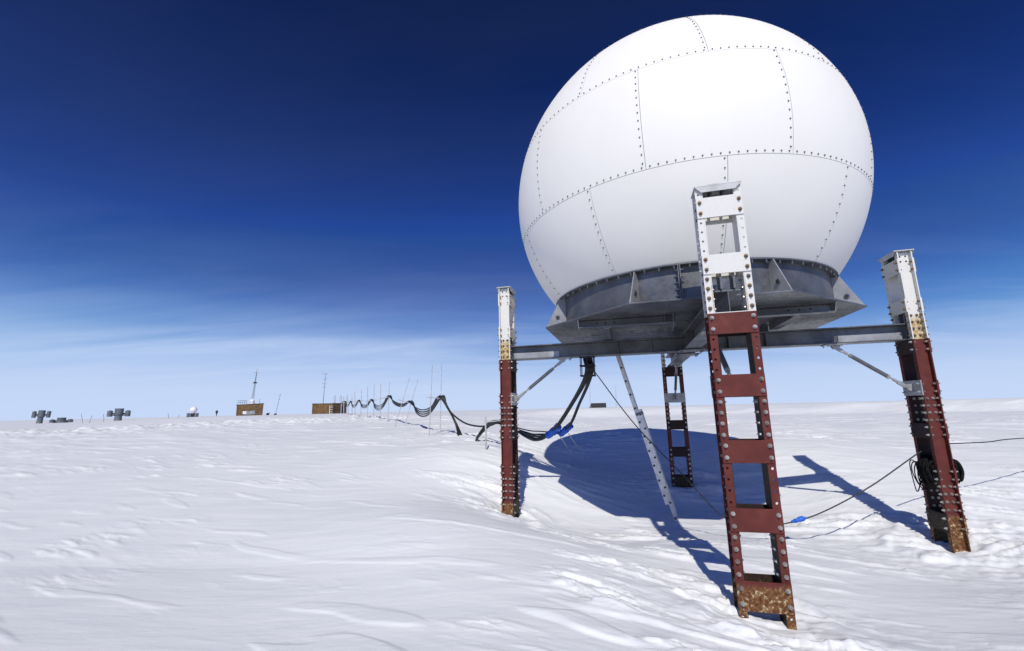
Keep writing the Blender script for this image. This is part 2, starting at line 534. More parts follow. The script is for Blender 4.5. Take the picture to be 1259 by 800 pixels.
def catmull(pts, n=10):
    pts = [Vector(p) for p in pts]
    P = [pts[0] * 2 - pts[1]] + pts + [pts[-1] * 2 - pts[-2]]
    out = []
    for i in range(1, len(P) - 2):
        a, b, c, d = P[i - 1], P[i], P[i + 1], P[i + 2]
        for k in range(n):
            t = k / n
            out.append(.5 * ((2 * b) + (c - a) * t + (2 * a - 5 * b + 4 * c - d) * t * t + (3 * b - a - 3 * c + d) * t ** 3))
    out.append(pts[-1])
    return out


def thing(name, label, cat, loc=(0, 0, 0), group=None, rotz=0.):
    o = bpy.data.objects.new(name, None)
    o.empty_display_size = .2
    COL.objects.link(o)
    o.location = loc
    o.rotation_euler = (0, 0, rotz)
    return tag(o, label, cat, group)


def tag(o, label, cat, group=None):
    o['label'] = label; o['category'] = cat
    if group:
        o['group'] = group
    return o


def copy_tree(o, parent=None):
    c = o.copy(); COL.objects.link(c); c.parent = parent
    for ch in list(o.children):
        copy_tree(ch, c)
    return c


Z3 = Vector((0, 0, 1))

# ------------------------------------------------------------------ ground sheet
def build_ground():
    rad = np.concatenate([[0.0, .5, 1.0, 1.5, 1.9], np.geomspace(2.2, 60, 760), np.geomspace(60, 8000, 150)[1:]])
    fov = np.radians(np.linspace(-58, 58, 880))
    rest = np.radians(np.linspace(58, 302, 124))[1:-1]
    ang = np.concatenate([fov, rest])
    R_, A_ = np.meshgrid(rad, ang, indexing='ij')
    X = R_ * np.sin(A_); Y = R_ * np.cos(A_)
    Z = ground_h(X.ravel(), Y.ravel())
    co = np.stack([X.ravel(), Y.ravel(), Z], 1)
    nr, na = len(rad), len(ang)
    i = np.arange(nr - 1)[:, None] * na
    j = np.arange(na)[None, :]
    j2 = (j + 1) % na
    quads = np.stack([i + j, i + na + j, i + na + j2, i + j2], -1).reshape(-1, 4)
    quads = quads[:, ::-1]
    me = bpy.data.meshes.new('snow_ground')
    me.vertices.add(len(co)); me.vertices.foreach_set('co', co.astype(np.float32).ravel())
    me.loops.add(quads.size); me.loops.foreach_set('vertex_index', quads.astype(np.int32).ravel())
    me.polygons.add(len(quads))
    me.polygons.foreach_set('loop_start', np.arange(0, quads.size, 4, dtype=np.int32))
    me.polygons.foreach_set('use_smooth', np.ones(len(quads), dtype=bool))
    me.update(calc_edges=True)
    me.validate()
    me.materials.append(M['snow'])
    o = bpy.data.objects.new('snow_ground', me)
    COL.objects.link(o)
    o['kind'] = 'structure'
    # normals must look up
    if me.polygons[len(quads) // 2].normal.z < 0:
        me.flip_normals()
    return o


build_ground()

# ------------------------------------------------------------------ the radome on its jacking frame: ONE bolted thing
CX, CY = 3.023, 7.5516
SX, SY, SZ, SR = 2.962, 7.448, 3.567, 2.793
ER = Vector((math.cos(TH), math.sin(TH), 0))                 # along the left-right beam
EN = Vector((math.sin(TH), -math.cos(TH), 0))                # along the other beam, towards the near post
C0 = Vector((CX, CY, 0)); S0 = Vector((SX, SY, 0))
tower_loc = Vector((CX, CY, -1.95))
tower = thing('radome_tower', 'huge white bolted radome dome on grey steel platform and four red and white posts', 'radome', tower_loc)


def tpart(name, mb, mats, parent=tower, bevel=0.):
    return mb.build(name, mats, parent, tower_loc, bevel)


# --- dome: shell seen in the joints, with each bolted panel as a sub-part
def sp(lat, az, r=SR):
    la, a = math.radians(lat), math.radians(az)
    return Vector((SX + r * math.cos(la) * math.cos(a), SY + r * math.cos(la) * math.sin(a), SZ + r * math.sin(la)))


mb = MB(); mb.sphere((SX, SY, SZ), SR - .016, 96, 56, 0, -39.4, 90)
dome = tpart('dome', mb, M['dome_gap'])
ROWS = [(-39.4, -14.15, -98.0, 10), (-14.15, 15.7, -81.6, 10), (15.7, 44.0, -99.4, 10), (44.0, 68.0, -81.6, 10)]


def dome_panel(la0, la1, az0, az1, first):
    mb = MB()
    g = .0032
    cl = math.cos(math.radians((la0 + la1) / 2))
    dla = math.degrees(g / SR); daz = math.degrees(g / SR / cl)
    a0, a1, b0, b1 = la0 + dla, la1 - dla, az0 + daz, az1 - daz
    nu, nv = 18, 14
    vs, fs = [], []
    for j in range(nv + 1):
        for i in range(nu + 1):
            vs.append(sp(a0 + (a1 - a0) * j / nv, b0 + (b1 - b0) * i / nu))
    for j in range(nv):
        for i in range(nu):
            q = j * (nu + 1) + i
            fs.append((q, q + 1, q + nu + 2, q + nu + 1))
    mb.add(vs, fs, 0, True)
    # panel edges, turned in towards the shell
    rim = [(a0, b0 + (b1 - b0) * i / nu) for i in range(nu + 1)] + [(a0 + (a1 - a0) * j / nv, b1) for j in range(1, nv + 1)] \
        + [(a1, b1 - (b1 - b0) * i / nu) for i in range(1, nu + 1)] + [(a1 - (a1 - a0) * j / nv, b0) for j in range(1, nv)]
    n = len(rim)
    ve = [sp(*q) for q in rim] + [sp(q[0], q[1], SR - .02) for q in rim]
    mb.add(ve, [(k, n + k, n + (k + 1) % n, (k + 1) % n) for k in range(n)], 0)
    # bolt row along the lower edge and along the right-hand edge (left of each upright joint)
    cen = Vector((SX, SY, SZ))

    def head(la, az):
        p = sp(la, az)
        nr = (p - cen).normalized()
        mb.cyl(p - nr * .002, p + nr * .006, .0102, n=8, mi=1, sm=False)
        mb.cyl(p + nr * .006, p + nr * .012, .0068, n=6, mi=1, sm=False)
    off = math.degrees(.034 / SR)
    if first > 0:
        wid = math.radians(az1 - az0) * SR * math.cos(math.radians(la0))
        nb = max(6, round(wid / .099))
        for k in range(nb):
            head(la0 + off, az0 + (az1 - az0) * (k + .5) / nb)
    hgt = math.radians(la1 - la0) * SR
    nb = round(hgt / .112)
    for k in range(nb):
        la = la0 + (la1 - la0) * (k + .75) / nb
        if la < la1 - .3 * off:
            head(la, az1 - off / math.cos(math.radians(la)))
    return tpart('panel', mb, [M['dome'], M['rivet']], dome)


for ri, (la0, la1, azc, n) in enumerate(ROWS):
    for k in range(n):
        a0 = azc + 36 * k
        dome_panel(la0, la1, a0, a0 + 36, ri)
mb = MB(); mb.sphere((SX, SY, SZ), SR, 60, 12, 0, 68.15, 90)
tpart('crown_panel', mb, M['dome'], dome)

# --- base ring: skirt, bolted top flange
ZR, ZP = 1.79, 1.305
mb = MB()
NS = 120


def ring_pts(r, z):
    return [Vector((SX + r * math.cos(2 * math.pi * k / NS), SY + r * math.sin(2 * math.pi * k / NS), z)) for k in range(NS)]


def lathe(mb, prof, mi=0, sm=True):
    """closed profile [(r, z), ...] round the dome's axis"""
    for (r0, z0), (r1, z1) in zip(prof, prof[1:] + prof[:1]):
        vs = ring_pts(r0, z0) + ring_pts(r1, z1)
        mb.add(vs, [(k, (k + 1) % NS, NS + (k + 1) % NS, NS + k) for k in range(NS)], mi, sm)


lathe(mb, [(2.085, ZP), (2.085, ZR - .020), (2.07, ZR - .020), (2.07, ZP)])
ring = tpart('base_ring', mb, M['galv'])
mb = MB()
lathe(mb, [(2.02, ZR - .019), (2.185, ZR - .019), (2.185, ZR), (2.02, ZR)], 0, False)
for k in range(72):
    a = 2 * math.pi * (k + .3) / 72
    p = Vector((SX + 2.148 * math.cos(a), SY + 2.148 * math.sin(a), ZR - .019))
    mb.bolt(p, (0, 0, -1), .014, .02, 1)
tpart('top_flange', mb, [M['galv'], M['galv_light']], ring)
# --- octagonal plate under the ring
OR = 2.44
oa = [math.radians(-171.85 + 45 * k) for k in range(8)]
mb = MB()
octv = [Vector((SX + OR * math.cos(a), SY + OR * math.sin(a), ZP - .022)) for a in oa]
mb.prism(octv, (0, 0, .0215))
tpart('octagon_plate', mb, M['galv'], bevel=.003)
# --- one triangular gusset at each corner, and the bolted splice of the ring between them
for k, a in enumerate(oa):
    mb = MB()
    er = Vector((math.cos(a), math.sin(a), 0)); et = Vector((-er.y, er.x, 0))
    zt = ZR - .022
    pts = [S0 + er * 2.088 + Z3 * (ZP + .001), S0 + er * (OR - .02) + Z3 * (ZP + .001), S0 + er * (OR - .03) + Z3 * (ZP + .02), S0 + er * 2.19 + Z3 * zt, S0 + er * 2.088 + Z3 * zt]
    mb.prism([q - et * .007 for q in pts], et * .014)
    for s in (-1, 1):
        mb.cyl(S0 + er * 2.235 + Z3 * (ZP + .16) + et * s * .0072, S0 + er * 2.235 + Z3 * (ZP + .16) + et * s * .022, .034, n=14, mi=1)
        mb.cyl(S0 + er * 2.235 + Z3 * (ZP + .16) + et * s * .022, S0 + er * 2.235 + Z3 * (ZP + .16) + et * s * .028, .019, n=10, mi=2)
    tpart('gusset', mb, [M['galv_light'], M['galv'], M['dark']])
for a in (-112, -112 + 90, -112 + 180, -112 + 270):
    mb = MB(); a = math.radians(a)
    er = Vector((math.cos(a), math.sin(a), 0)); et = Vector((-er.y, er.x, 0))
    for s in (-1, 1):
        mb.box(S0 + er * 2.15 + et * .011 * s + Z3 * ((ZP + ZR) / 2 - .008), er, et, Z3, .125, .012, ZR - ZP - .03)
        for q in range(5):
            mb.bolt(S0 + er * 2.165 + et * s * .0175 + Z3 * (ZP + .06 + q * .085), et * s, .014, .02)
    tpart('ring_splice', mb, M['galv'])


# --- beams
def ibeam(mb, c, e, L, h, w, tw=.012, tf=.018, mi=0, up=Z3):
    side = Vector(up).cross(e)
    mb.box(c, e, side, up, L, tw, h - 2 * tf - .001, mi)
    for s in (-1, 1):
        mb.box(c + up * s * (h / 2 - tf / 2), e, side, up, L, w, tf, mi)


BZ = 1.030
mb = MB(); ibeam(mb, C0 + Z3 * BZ, ER, 6.52, .256, .25)
for s in (-1, 1):
    for k in (.62, 1.18):
        for q in (-1, 1):
            mb.box(C0 + ER * s * k + EN * q * .066 + Z3 * BZ, ER, EN, Z3, .014, .116, .217)
    for q in (-1, 1):                                         # lighter grey strip on the lower web outside the braces
        mb.box(C0 + ER * s * 2.66 + EN * q * .0125 + Z3 * (BZ - .052), ER, EN, Z3, .86, .012, .112, 1)
tpart('cross_beam', mb, [M['galv'], M['galv_light']], bevel=.003)
mb = MB()
for s in (-1, 1):
    ibeam(mb, C0 + EN * s * 1.699 + Z3 * (BZ - .003), EN, 3.125, .252, .25)
    for q in (-1, 1):
        mb.box(C0 + EN * s * .75 + ER * q * .066 + Z3 * (BZ - .003), EN, ER, Z3, .014, .116, .213)
    mb.box(C0 + EN * s * .30 + Z3 * (BZ - .146), EN, ER, Z3, .34, .40, .013)
    for q in (-1, 1):
        for t in (.2, .4):
            mb.bolt(C0 + EN * s * t + ER * q * .16 + Z3 * (BZ - .153), (0, 0, -1), .018, .02)
tpart('cross_beam', mb, M['galv'], bevel=.003)


def channel(mb, c, e, out, L, h=.128, w=.085, t=.010):
    """channel section lying along e, web on the inner side, flanges towards out"""
    mb.box(c - out * (w / 2), e, out, Z3, L, t, h - 2 * t - .001)
    for s in (-1, 1):
        mb.box(c + Z3 * s * (h / 2 - t / 2), e, out, Z3, L, w + t, t)


FZ = 1.2205
for e, out in ((ER, EN), (ER, -EN), (EN, ER), (EN, -ER)):
    for s in (-1, 1):
        mb = MB()
        L = 1.36 if e is ER else 1.12
        off = 1.40
        cc = S0 + out * off + e * s * (.30 + L / 2) + Z3 * FZ
        if e is EN:
            cc = S0 + out * 1.30 + e * s * (.14 + L / 2) + Z3 * FZ
        channel(mb, cc, e, out, L, w=.12)
        # tapered end plate with two bolt holes
        end = cc + e * s * (L / 2 + .0065)
        mb.prism([end + out * .07 + Z3 * .06, end - out * .10 + Z3 * .06, end - out * .10 - Z3 * .062, end + out * .0 - Z3 * .062], e * s * .012, 1)
        for q in (.25, .38, .51):
            mb.bolt(cc + e * s * (L / 2 - q) - out * .054 + Z3 * .01, out, .012, .012, 2)
        # bracket down to the cross beam
        inner = cc - e * s * (L / 2 - .16)
        mb.prism([inner + out * .045 + Z3 * .0535, inner + out * .045 + Z3 * -.0535, inner - out * .05 - Z3 * .0535, inner - out * .05 + Z3 * .0535], e * .012, 0)
        tpart('frame_channel', mb, [M['galv'], M['galv_light'], M['dark']], bevel=.002)
# corner plates hung at the crossing
for s in (-1, 1):
    for q in (-1, 1):
        mb = MB()
        c = S0 + EN * s * 1.2 + ER * q * .34
        mb.prism([c + Z3 * 1.283, c + EN * s * .36 + Z3 * 1.283, c + EN * s * .36 + Z3 * 1.13, c + EN * s * .16 + Z3 * 1.06, c + Z3 * 1.06], ER * q * .012)
        for a, b in ((.26, 1.20), (.32, 1.14), (.19, 1.13), (.12, 1.21)):
            mb.bolt(c + EN * s * a + Z3 * b + ER * q * .012, ER * q, .014, .016)
        tpart('hanger_plate', mb, M['galv'])

# --- posts: two toes-out channels (the post's own mesh) with batten plates, cap and bracket as sub-parts
PW, PD, ZB = .45, .196, -3.0
PR = 3.3114 - PD / 2
PLATES = [(1.929, 2.155), (1.316, 1.523), (.691, .912), (.073, .287), (-.547, -.337), (-1.157, -.95), (-1.821, -1.572), (-2.44, -2.2)]
GAPS = [(1.523, 1.929, 'hole'), (.912, 1.316, 'bolt'), (.287, .691, 'hole'), (-.337, .073, 'bolt'), (-.95, -.547, 'hole'), (-1.572, -1.157, 'bolt'), (-2.2, -1.821, 'hole')]
FT, WT = .014, .012


def holed_strip(mb, y0, y1, z0, z1, x, t, holes, r=.0125, mi=0):
    """flange strip in the plane x with round holes right through"""
    yc = (y0 + y1) / 2
    cuts = [z0] + [q for h in holes for q in (h - .03, h + .03)] + [z1]
    for a, b in zip(cuts[0::2], cuts[1::2]):
        if b - a > .004:
            mb.abox(x - t / 2, x + t / 2, y0, y1, a, b, mi)
    n = 12
    for h in holes:
        sq, ci = [], []
        for k in range(n):
            an = 2 * math.pi * (k + .5) / n
            cy, cz = math.cos(an), math.sin(an)
            mx = max(abs(cy), abs(cz))
            sq.append((yc + cy / mx * (y1 - y0) / 2, h + cz / mx * .03))
            ci.append((yc + cy * r, h + cz * r))
        for sgn in (-1, 1):
            vs = [(x + sgn * t / 2, *q) for q in sq] + [(x + sgn * t / 2, *q) for q in ci]
            fs = [(k, (k + 1) % n, n + (k + 1) % n, n + k) for k in range(n)]
            mb.add(vs, fs if sgn > 0 else [f[::-1] for f in fs], mi)
            # square corners between the polygon and the strip's edge
        for (ya, za) in ((y0, h - .03), (y0, h + .03), (y1, h - .03), (y1, h + .03)):
            pass
        vs = [(x - t / 2, *q) for q in ci] + [(x + t / 2, *q) for q in ci]
        mb.add(vs, [(k, n + k, n + (k + 1) % n, (k + 1) % n) for k in range(n)], mi)
        vs = [(x - t / 2, *q) for q in sq] + [(x + t / 2, *q) for q in sq]
        mb.add(vs, [(k, (k + 1) % n, n + (k + 1) % n, n + k) for k in range(n)], mi)


def make_post():
    mb = MB()
    yi = PW / 2 - .075
    for s in (-1, 1):
        yw = s * (yi + WT / 2)
        mb.abox(-PD / 2, PD / 2, *sorted((s * (yi + .005), s * (yi + WT))), ZB, 2.262, 1)
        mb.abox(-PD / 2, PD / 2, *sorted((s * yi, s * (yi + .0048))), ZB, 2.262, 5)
        ya, yb = sorted((s * (yi + WT + .0005), s * PW / 2))
        for sx in (-1, 1):
            xf = sx * (PD / 2 - FT / 2)
            z = ZB
            holes = []
            for a, b, kd in GAPS:
                if kd == 'hole':
                    holes += [a + (b - a) * q for q in (.12, .38, .63, .88)]
            holes += [2.20]
            holes = sorted(h for h in holes)
            holed_strip(mb, ya, yb, ZB, 2.262, xf, FT, holes, mi=0)
            for a, b, kd in GAPS:
                if kd == 'bolt':
                    for q in (.12, .38, .63, .88):
                        zz = a + (b - a) * q
                        bm_ = 3 if zz > .9 else 2
                        mb.bolt((sx * PD / 2, (ya + yb) / 2, zz), (sx, 0, 0), .0205, .019, bm_)
                        mb.bolt((sx * (PD / 2 - FT), (ya + yb) / 2, zz), (-sx, 0, 0), .0185, .016, bm_)
            for a, b in PLATES:
                for q in (.24, .76):
                    zz = a + (b - a) * q
                    mb.bolt((sx * (PD / 2 - FT), (ya + yb) / 2, zz), (-sx, 0, 0), .0185, .016, 3 if zz > .9 else 2)
        # splice bolts through the web, two columns
        for a, b, kd in GAPS:
            if kd == 'bolt':
                for q in (.12, .38, .63, .88):
                    for xx in (-.036, .036):
                        zz = a + (b - a) * q
                        mb.bolt((xx, s * (yi + WT), zz), (0, s, 0), .0185, .017, 3 if zz > .9 else 2)
                        mb.bolt((xx, s * yi, zz), (0, -s, 0), .0185, .012, 2)
        for zz in (2.12, 2.20):
            for xx in (-.036, .036):
                mb.cyl((xx, s * (yi + WT), zz), (xx, s * (yi + WT + .003), zz), .013, n=10, mi=4, sm=False)
    root = mb.build('post', [M['paint'], M['paint_web'], M['bolt'], M['bolt_dark'], M['dark'], M['dark_inner']], tower)
    ym = PW / 2 - .0375 + .003
    for sx in (-1, 1):
        for i, (a, b) in enumerate(PLATES):
            if sx < 0 and i == 3:
                continue
            pm = MB()
            pm.box((sx * (PD / 2 + .0065), 0, (a + b) / 2), (1, 0, 0), (0, 1, 0), (0, 0, 1), .0125, PW - .002, b - a, 0)
            for s in (-1, 1):
                for q in (.24, .76):
                    pm.bolt((sx * (PD / 2 + .0128), s * ym, a + (b - a) * q), (sx, 0, 0), .0205, .019, 2 if a > .9 else 1)
            pm.build('batten_plate', [M['paint'] if sx > 0 else M['dark_inner'], M['bolt'], M['bolt_dark']], root, bevel=.002)
    # cap: lid with a turned-down lip on both faces
    cm = MB()
    cm.abox(-.134, .134, -PW / 2 - .004, PW / 2 + .004, 2.276, 2.290)
    for sx in (-1, 1):
        x = sx * .132
        cm.prism([(x, -PW / 2 - .004, 2.2755), (x, PW / 2 + .004, 2.2755), (x - sx * .004, PW / 2 - .06, 2.212), (x - sx * .004, -PW / 2 + .06, 2.212)], (-sx * .010, 0, 0))
    cm.build('cap', M['galv_pale'], root)
    for y in (-.062, .062):
        for za, zb in ((2.06, 2.274), (1.161, 1.36)):
            rm = MB(); rm.abox(-PD / 2 + .02, PD / 2 - .02, y - .009, y + .009, za, zb)
            rm.build('rib', M['galv'], root)
    bk = MB()
    bk.abox(-PD / 2 - .016, -PD / 2 - .0005, -PW / 2 - .004, PW / 2 + .004, .070, .292)
    for s in (-1, 1):
        for q in (.12, .24):
            bk.bolt((-PD / 2 - .016, s * .188, q), (-1, 0, 0), .02, .02, 1)
    for s in (-1, 1):
        bk.prism([(-PD / 2 - .0165, s * .022, .12), (-PD / 2 - .0165, s * .022, .25), (-PD / 2 - .09, s * .022, .235), (-PD / 2 - .105, s * .022, .20), (-PD / 2 - .09, s * .022, .16)], (0, s * .012, 0), 0)
    bk.cyl((-PD / 2 - .078, -.046, .20), (-PD / 2 - .078, .046, .20), .015, n=10, mi=1)
    bk.build('brace_bracket', [M['galv_light'], M['bolt']], root)
    return root


def make_brace():
    """turnbuckle from the post's bracket up to the beam, in the post's frame"""
    mb = MB()
    a = Vector((-PD / 2 - .078, 0, .20)); b = Vector((2.17 - PR, 0, .862))
    d = (b - a).normalized(); L = (b - a).length
    for s in (-1, 1):                                       # clevis at each end
        for p, q in ((a, d), (b, -d)):
            mb.box(p + q * .055 + Vector((0, s * .014, 0)), q, (0, 1, 0), q.cross(Vector((0, 1, 0))), .15, .010, .05)
    mb.cyl(a + d * .10, b - d * .10, .0125, n=10, mi=0)
    mb.cyl(a + d * L * .26, b - d * L * .22, .030, n=12, mi=1)
    for t in (.26, .78):
        mb.cyl(a + d * L * t - d * .03, a + d * L * t + d * .01, .032, n=6, mi=0, sm=False)
    mb.cyl(a + d * .10, a + d * .2, .021, n=8, mi=0)
    mb.cyl(b - d * .2, b - d * .10, .021, n=8, mi=0)
    root = mb.build('brace', [M['galv_light'], M['galv']], tower)
    k = MB()
    for s in (-1, 1):
        k.prism([b + Vector((-.06, s * .024, .036)), b + Vector((.09, s * .024, .036)), b + Vector((.05, s * .024, -.03)), b + Vector((-.02, s * .024, -.035))], (0, s * .01, 0))
    k.cyl(b + Vector((0, -.05, 0)), b + Vector((0, .05, 0)), .014, n=10)
    k.box(b + Vector((-.02, 0, .031)), (1, 0, 0), (0, 1, 0), (0, 0, 1), .26, .24, .010)
    for sx in (-.12, .07):
        for s in (-1, 1):
            k.bolt(b + Vector((sx, s * .09, .026)), (0, 0, -1), .014, .018)
    k.build('beam_clamp', M['galv_light'], root)
    return root


post0, brace0 = make_post(), make_brace()
for i, e in enumerate((EN, ER, -EN, -ER)):
    for src in (post0, brace0):
        o = src if i == 0 else copy_tree(src, tower)
        o.location = (e.x * PR, e.y * PR, 1.95) if src is post0 else (e.x * PR, e.y * PR, 1.95)
        o.rotation_euler = (0, 0, math.atan2(e.y, e.x))

# --- cable cage under the left beam
cage_c = at_y(722, 441, 7.98)
cage_c.z = .86
mb = MB()
cw, ch = .13, .34
for zz in (.04, -.12, -.30):
    for s in (-1, 1):
        mb.box(cage_c + EN * s * .10 + Z3 * zz, ER, EN, Z3, cw * 2 + .012, .012, .02)
        mb.box(cage_c + ER * s * cw + Z3 * zz, EN, ER, Z3, .188, .012, .02)
for s in (-1, 1):
    for q in (-1, 0, 1):
        mb.box(cage_c + ER * q * cw * .9 + EN * s * .112 + Z3 * -.13, Z3, ER, EN, .36, .014, .011)
tpart('cable_cage', mb, M['dark'])

# ------------------------------------------------------------------ extension ladder
foot = Vector((2.97, 8.95, 0)); foot.z = gz(foot.x, foot.y)
view = Vector((foot.x, foot.y, 0)).normalized()              # the rungs run away from the path, so only the near rail shows
view = Matrix.Rotation(math.radians(-1.5), 3, 'Z') @ view
lean = Vector((-view.y, view.x, 0))
top = at_y(757, 441, foot.y + .1)
la = math.hypot(top.x - foot.x, top.y - foot.y)
ltop = foot + lean * (foot - top).dot(-lean); ltop.z = 1.17
lad = thing('extension_ladder', 'silver aluminium extension ladder leaning from the snow up behind the beam', 'ladder', foot)
ld = (ltop - foot).normalized(); ln = ld.cross(view).normalized()
LL = (ltop - foot).length


def ladder_section(name, s0, s1, shift):
    mb = MB()
    c0 = foot + ln * shift
    for s in (-1, 1):
        # open rail: web and two lips
        c = c0 + view * s * .19 + ld * ((s0 + s1) / 2)
        mb.box(c, ld, ln, view, s1 - s0, .050, .006)
        for q in (-1, 1):
            mb.box(c + ln * q * .0285 - view * s * .009, ld, ln, view, s1 - s0, .007, .026)
    o = mb.build(name, M['alu'], lad, foot)
    k = 0
    z = s0 + .16
    while z < s1 - .05:
        rb = MB()
        rb.cyl(c0 + view * -.197 + ld * z, c0 + view * .197 + ld * z, .0165, n=10)
        for s in (-1, 1):
            rb.cyl(c0 + view * s * .1935 + ld * z, c0 + view * s * .203 + ld * z, .021, n=10, mi=1)
        rb.build('rung', [M['alu'], M['dark'] if s0 < 1 else M['hut_grey']], o, foot)
        z += .28
    return o


ladder_section('fly_section', .30, LL, .0)
ladder_section('base_section', -.12, 2.10 if LL > 3 else LL * .6, -.064)
for s in (-1, 1):
    mb = MB(); mb.box(foot + view * s * .19 + ld * 2.02 - ln * .04, ld, ln, view, .06, .125, .035)
    mb.build('guide_bracket', M['galv'], lad, foot)

# ------------------------------------------------------------------ power cables
def cable(name, pts, r, label, cat='cable', group=None, mat='rubber', n=8, sub=10):
    mb = MB(); mb.tube(catmull(pts, sub), r, n)
    o = mb.build(name, M[mat], None, pts[0])
    return tag(o, label, cat, group)


def jit(p, k, a=.03):
    rr = random.Random(k)
    return Vector(p) + Vector((rr.uniform(-a, a), rr.uniform(-a, a), rr.uniform(-a, a)))


G_CAB = 'black power cables slung from the radome to the huts'
wrapA, wrapB = at_y(680, 530, 9.7), at_y(695.3, 528.3, 9.9)
# four cables from the cage through the blue wraps, past the left post, into the drift
for k in range(5):
    w = wrapA if k < 3 else wrapB
    off = (k - 1) * .028 if k < 3 else (k - 3.5) * .03
    o3 = Vector((off, off * .6, off * .3))
    top_ = cage_c + ER * (-.05 + .032 * k) + Z3 * .02 + EN * (.05 - .025 * k)
    bend = at_y((704.5 if k < 3 else 713.5), 494, 8.85) + o3
    low = [at_y(661, (541, 536.5, 539, 534, 530)[k], 10.2 + .08 * k), at_y(645, (536, 532, 534, 531, 528)[k], 10.9 + .1 * k), at_y(622, (520, 521, 524, 523, 522)[k], 11.8 + .1 * k), at_y(608, 517 + 1.0 * k, 12.4)]
    end = [at_y(598, 522 + 1.3 * k, 12.9), at_y(589, 533 + k, 13.1)]
    e = on_ground(583, 539 + .6 * k); e.z -= .12
    tail = [e]
    cable('power_cable', [top_, top_ - Z3 * .3 + ER * -.02 * (k - 2) * .2, bend, w + o3] + low + end + tail, (.024, .021, .024, .024, .014)[k],
          'one of the black cables drooping from the cage under the radome past the left post', 'cable', 'black cables drooping from the cage')
for k in range(2):
    e = on_ground(569, 535 - k); e.z -= .12

# supports: pairs of poles with a crossbar that carries the cables to the hut
SUP = [  # pole 1 top x,y, bottom x,y ; pole 2 top, bottom ; crossbar y at pole 1
    ((531.5, 448.6), (527.5, 528.8), (543, 448), (540.8, 531.5), 489, 15.6),
    ((503.8, 462.9), (483.6, 521.5), (513.8, 466.3), (495.3, 523.8), 492.8, 20.5),
    ((468, 471.5), (467.2, 518.6), (479, 469.5), (476.4, 516.8), 490.0, 26.5),
    ((452, 475), (451.5, 514), (460, 473), (459.5, 514), 493.0, 32.5),
    ((436.2, 480.5), (436.6, 512.2), (444.3, 478.6), (443.6, 512.6), 493.5, 40),
    ((427.5, 484.6), (428.2, 511), (432.6, 484.0), (433.0, 511.2), 494.0, 50),
    ((422.6, 487), (422.8, 510), (426.2, 486.5), (426.2, 510), 494.6, 63),
]
hang = []
words = ['tall pair of thin poles nearest the radome, cable slung over its crossbar', 'leaning pair of thin poles second along the cable line', 'third pair of thin upright poles along the cable line',
         'fourth pair of thin poles along the cable line', 'fifth small pair of thin poles along the cable line', 'sixth tiny pair of poles along the cable line', 'last tiny pair of poles beside the far hut stairs']
for (t1, b1, t2, b2, yb, dist), lab in zip(SUP, words):
    B1 = at_r(*b1, dist); B2 = at_r(*b2, dist)
    g1 = gz(B1.x, B1.y); g2 = gz(B2.x, B2.y)
    T1 = at_r(*t1, dist); T2 = at_r(*t2, dist)
    base = Vector((B1.x, B1.y, g1))
    s = thing('cable_support', lab, 'pole frame', base, 'pole pairs carrying the cable line')
    rr = max(.014, .00075 * dist)
    for (Bp, Tp, g) in ((B1, T1, g1), (B2, T2, g2)):
        pb = MB(); pb.cyl((Bp.x, Bp.y, g - .25), Tp, rr * 1.1, rr * .8, n=8)
        pb.build('pole', M['bamboo'], s, base)
    f1 = (t1[1] - yb) / (t1[1] - b1[1])
    p1 = T1.lerp(B1, f1); p2 = T2.lerp(B2, f1)
    ex = (p2 - p1).normalized()
    cb = MB(); cb.cyl(p1 - ex * .15, p2 + ex * .18, rr * 1.15, n=8)
    cb.build('crossbar', M['bamboo'], s, base)
    hang.append(p1.lerp(p2, 1.0 if dist < 30 else .6) + Z3 * .05)
hut2_end = at_r(421, 497, 96)
for k in range(4):
    pts = []
    e = on_ground(568, 535); e = e + Vector((.07 * k - .10, .05 * k, -.12))
    if k == 3:                                              # this one swings clear of the drift and back to the left post
        pts += [at_y(633, 529, 11.6), at_y(616, 518.5, 12.6), at_y(604, 522.5, 13.2), at_y(590, 524, 13.8), at_y(573, 520.5, 14.4), at_y(558, 510.5, 15.0), at_y(549, 499, 15.3)]
    else:
        pts += [e, at_y(560, 521 - k * 1.5, 14.6), at_y(551, 503 - k, 15.2)]
    sagpx = [(517, 509.5), (490.5, 500.2), (465.5, 505.5), (447.5, 500.8), (437.8, 500.5), (429, 500)]
    for i, h in enumerate(hang):
        pts.append(h + Vector((.05 * (k - 1.5), 0, .035 * (k % 2))))
        if i < len(hang) - 1:
            mid = (h + hang[i + 1]) / 2
            d = math.hypot(mid.x, mid.y)
            sp_ = (h - hang[i + 1]).length
            sag = (.52, .30, .60, .48, .50, .5)[i] * (1 + .16 * (k - 1.5))
            q1 = h.lerp(hang[i + 1], .25); q2 = h.lerp(hang[i + 1], .75)
            pts += [q1 - Z3 * sag * .75, mid - Z3 * sag, q2 - Z3 * sag * .75]
    pts += [(hang[-1] + hut2_end) / 2 - Z3 * .4, hut2_end]
    cable('power_cable', pts, .024 + .003 * (k % 2), 'one of the black cables looping over the pole pairs towards the far hut', 'cable', 'black cables looping over the pole pairs', sub=6)
# short stake that steadies the cable by the left post
sb = on_ground(597.5, 553); st = at_y(597, 512, sb.y)
stake = thing('short_stake', 'short pale stake with a nail bar beside the left post', 'stake', sb)
mb = MB(); mb.cyl(sb - Z3 * .2, st, .02, n=8); mb.build('shaft', M['bamboo'], stake, sb)
mb = MB(); p = sb.lerp(st, .83); mb.cyl(p - Vector((.04, 0, 0)), p + Vector((.36, .05, .03)), .014, n=8); mb.build('crossbar', M['bamboo'], stake, sb)


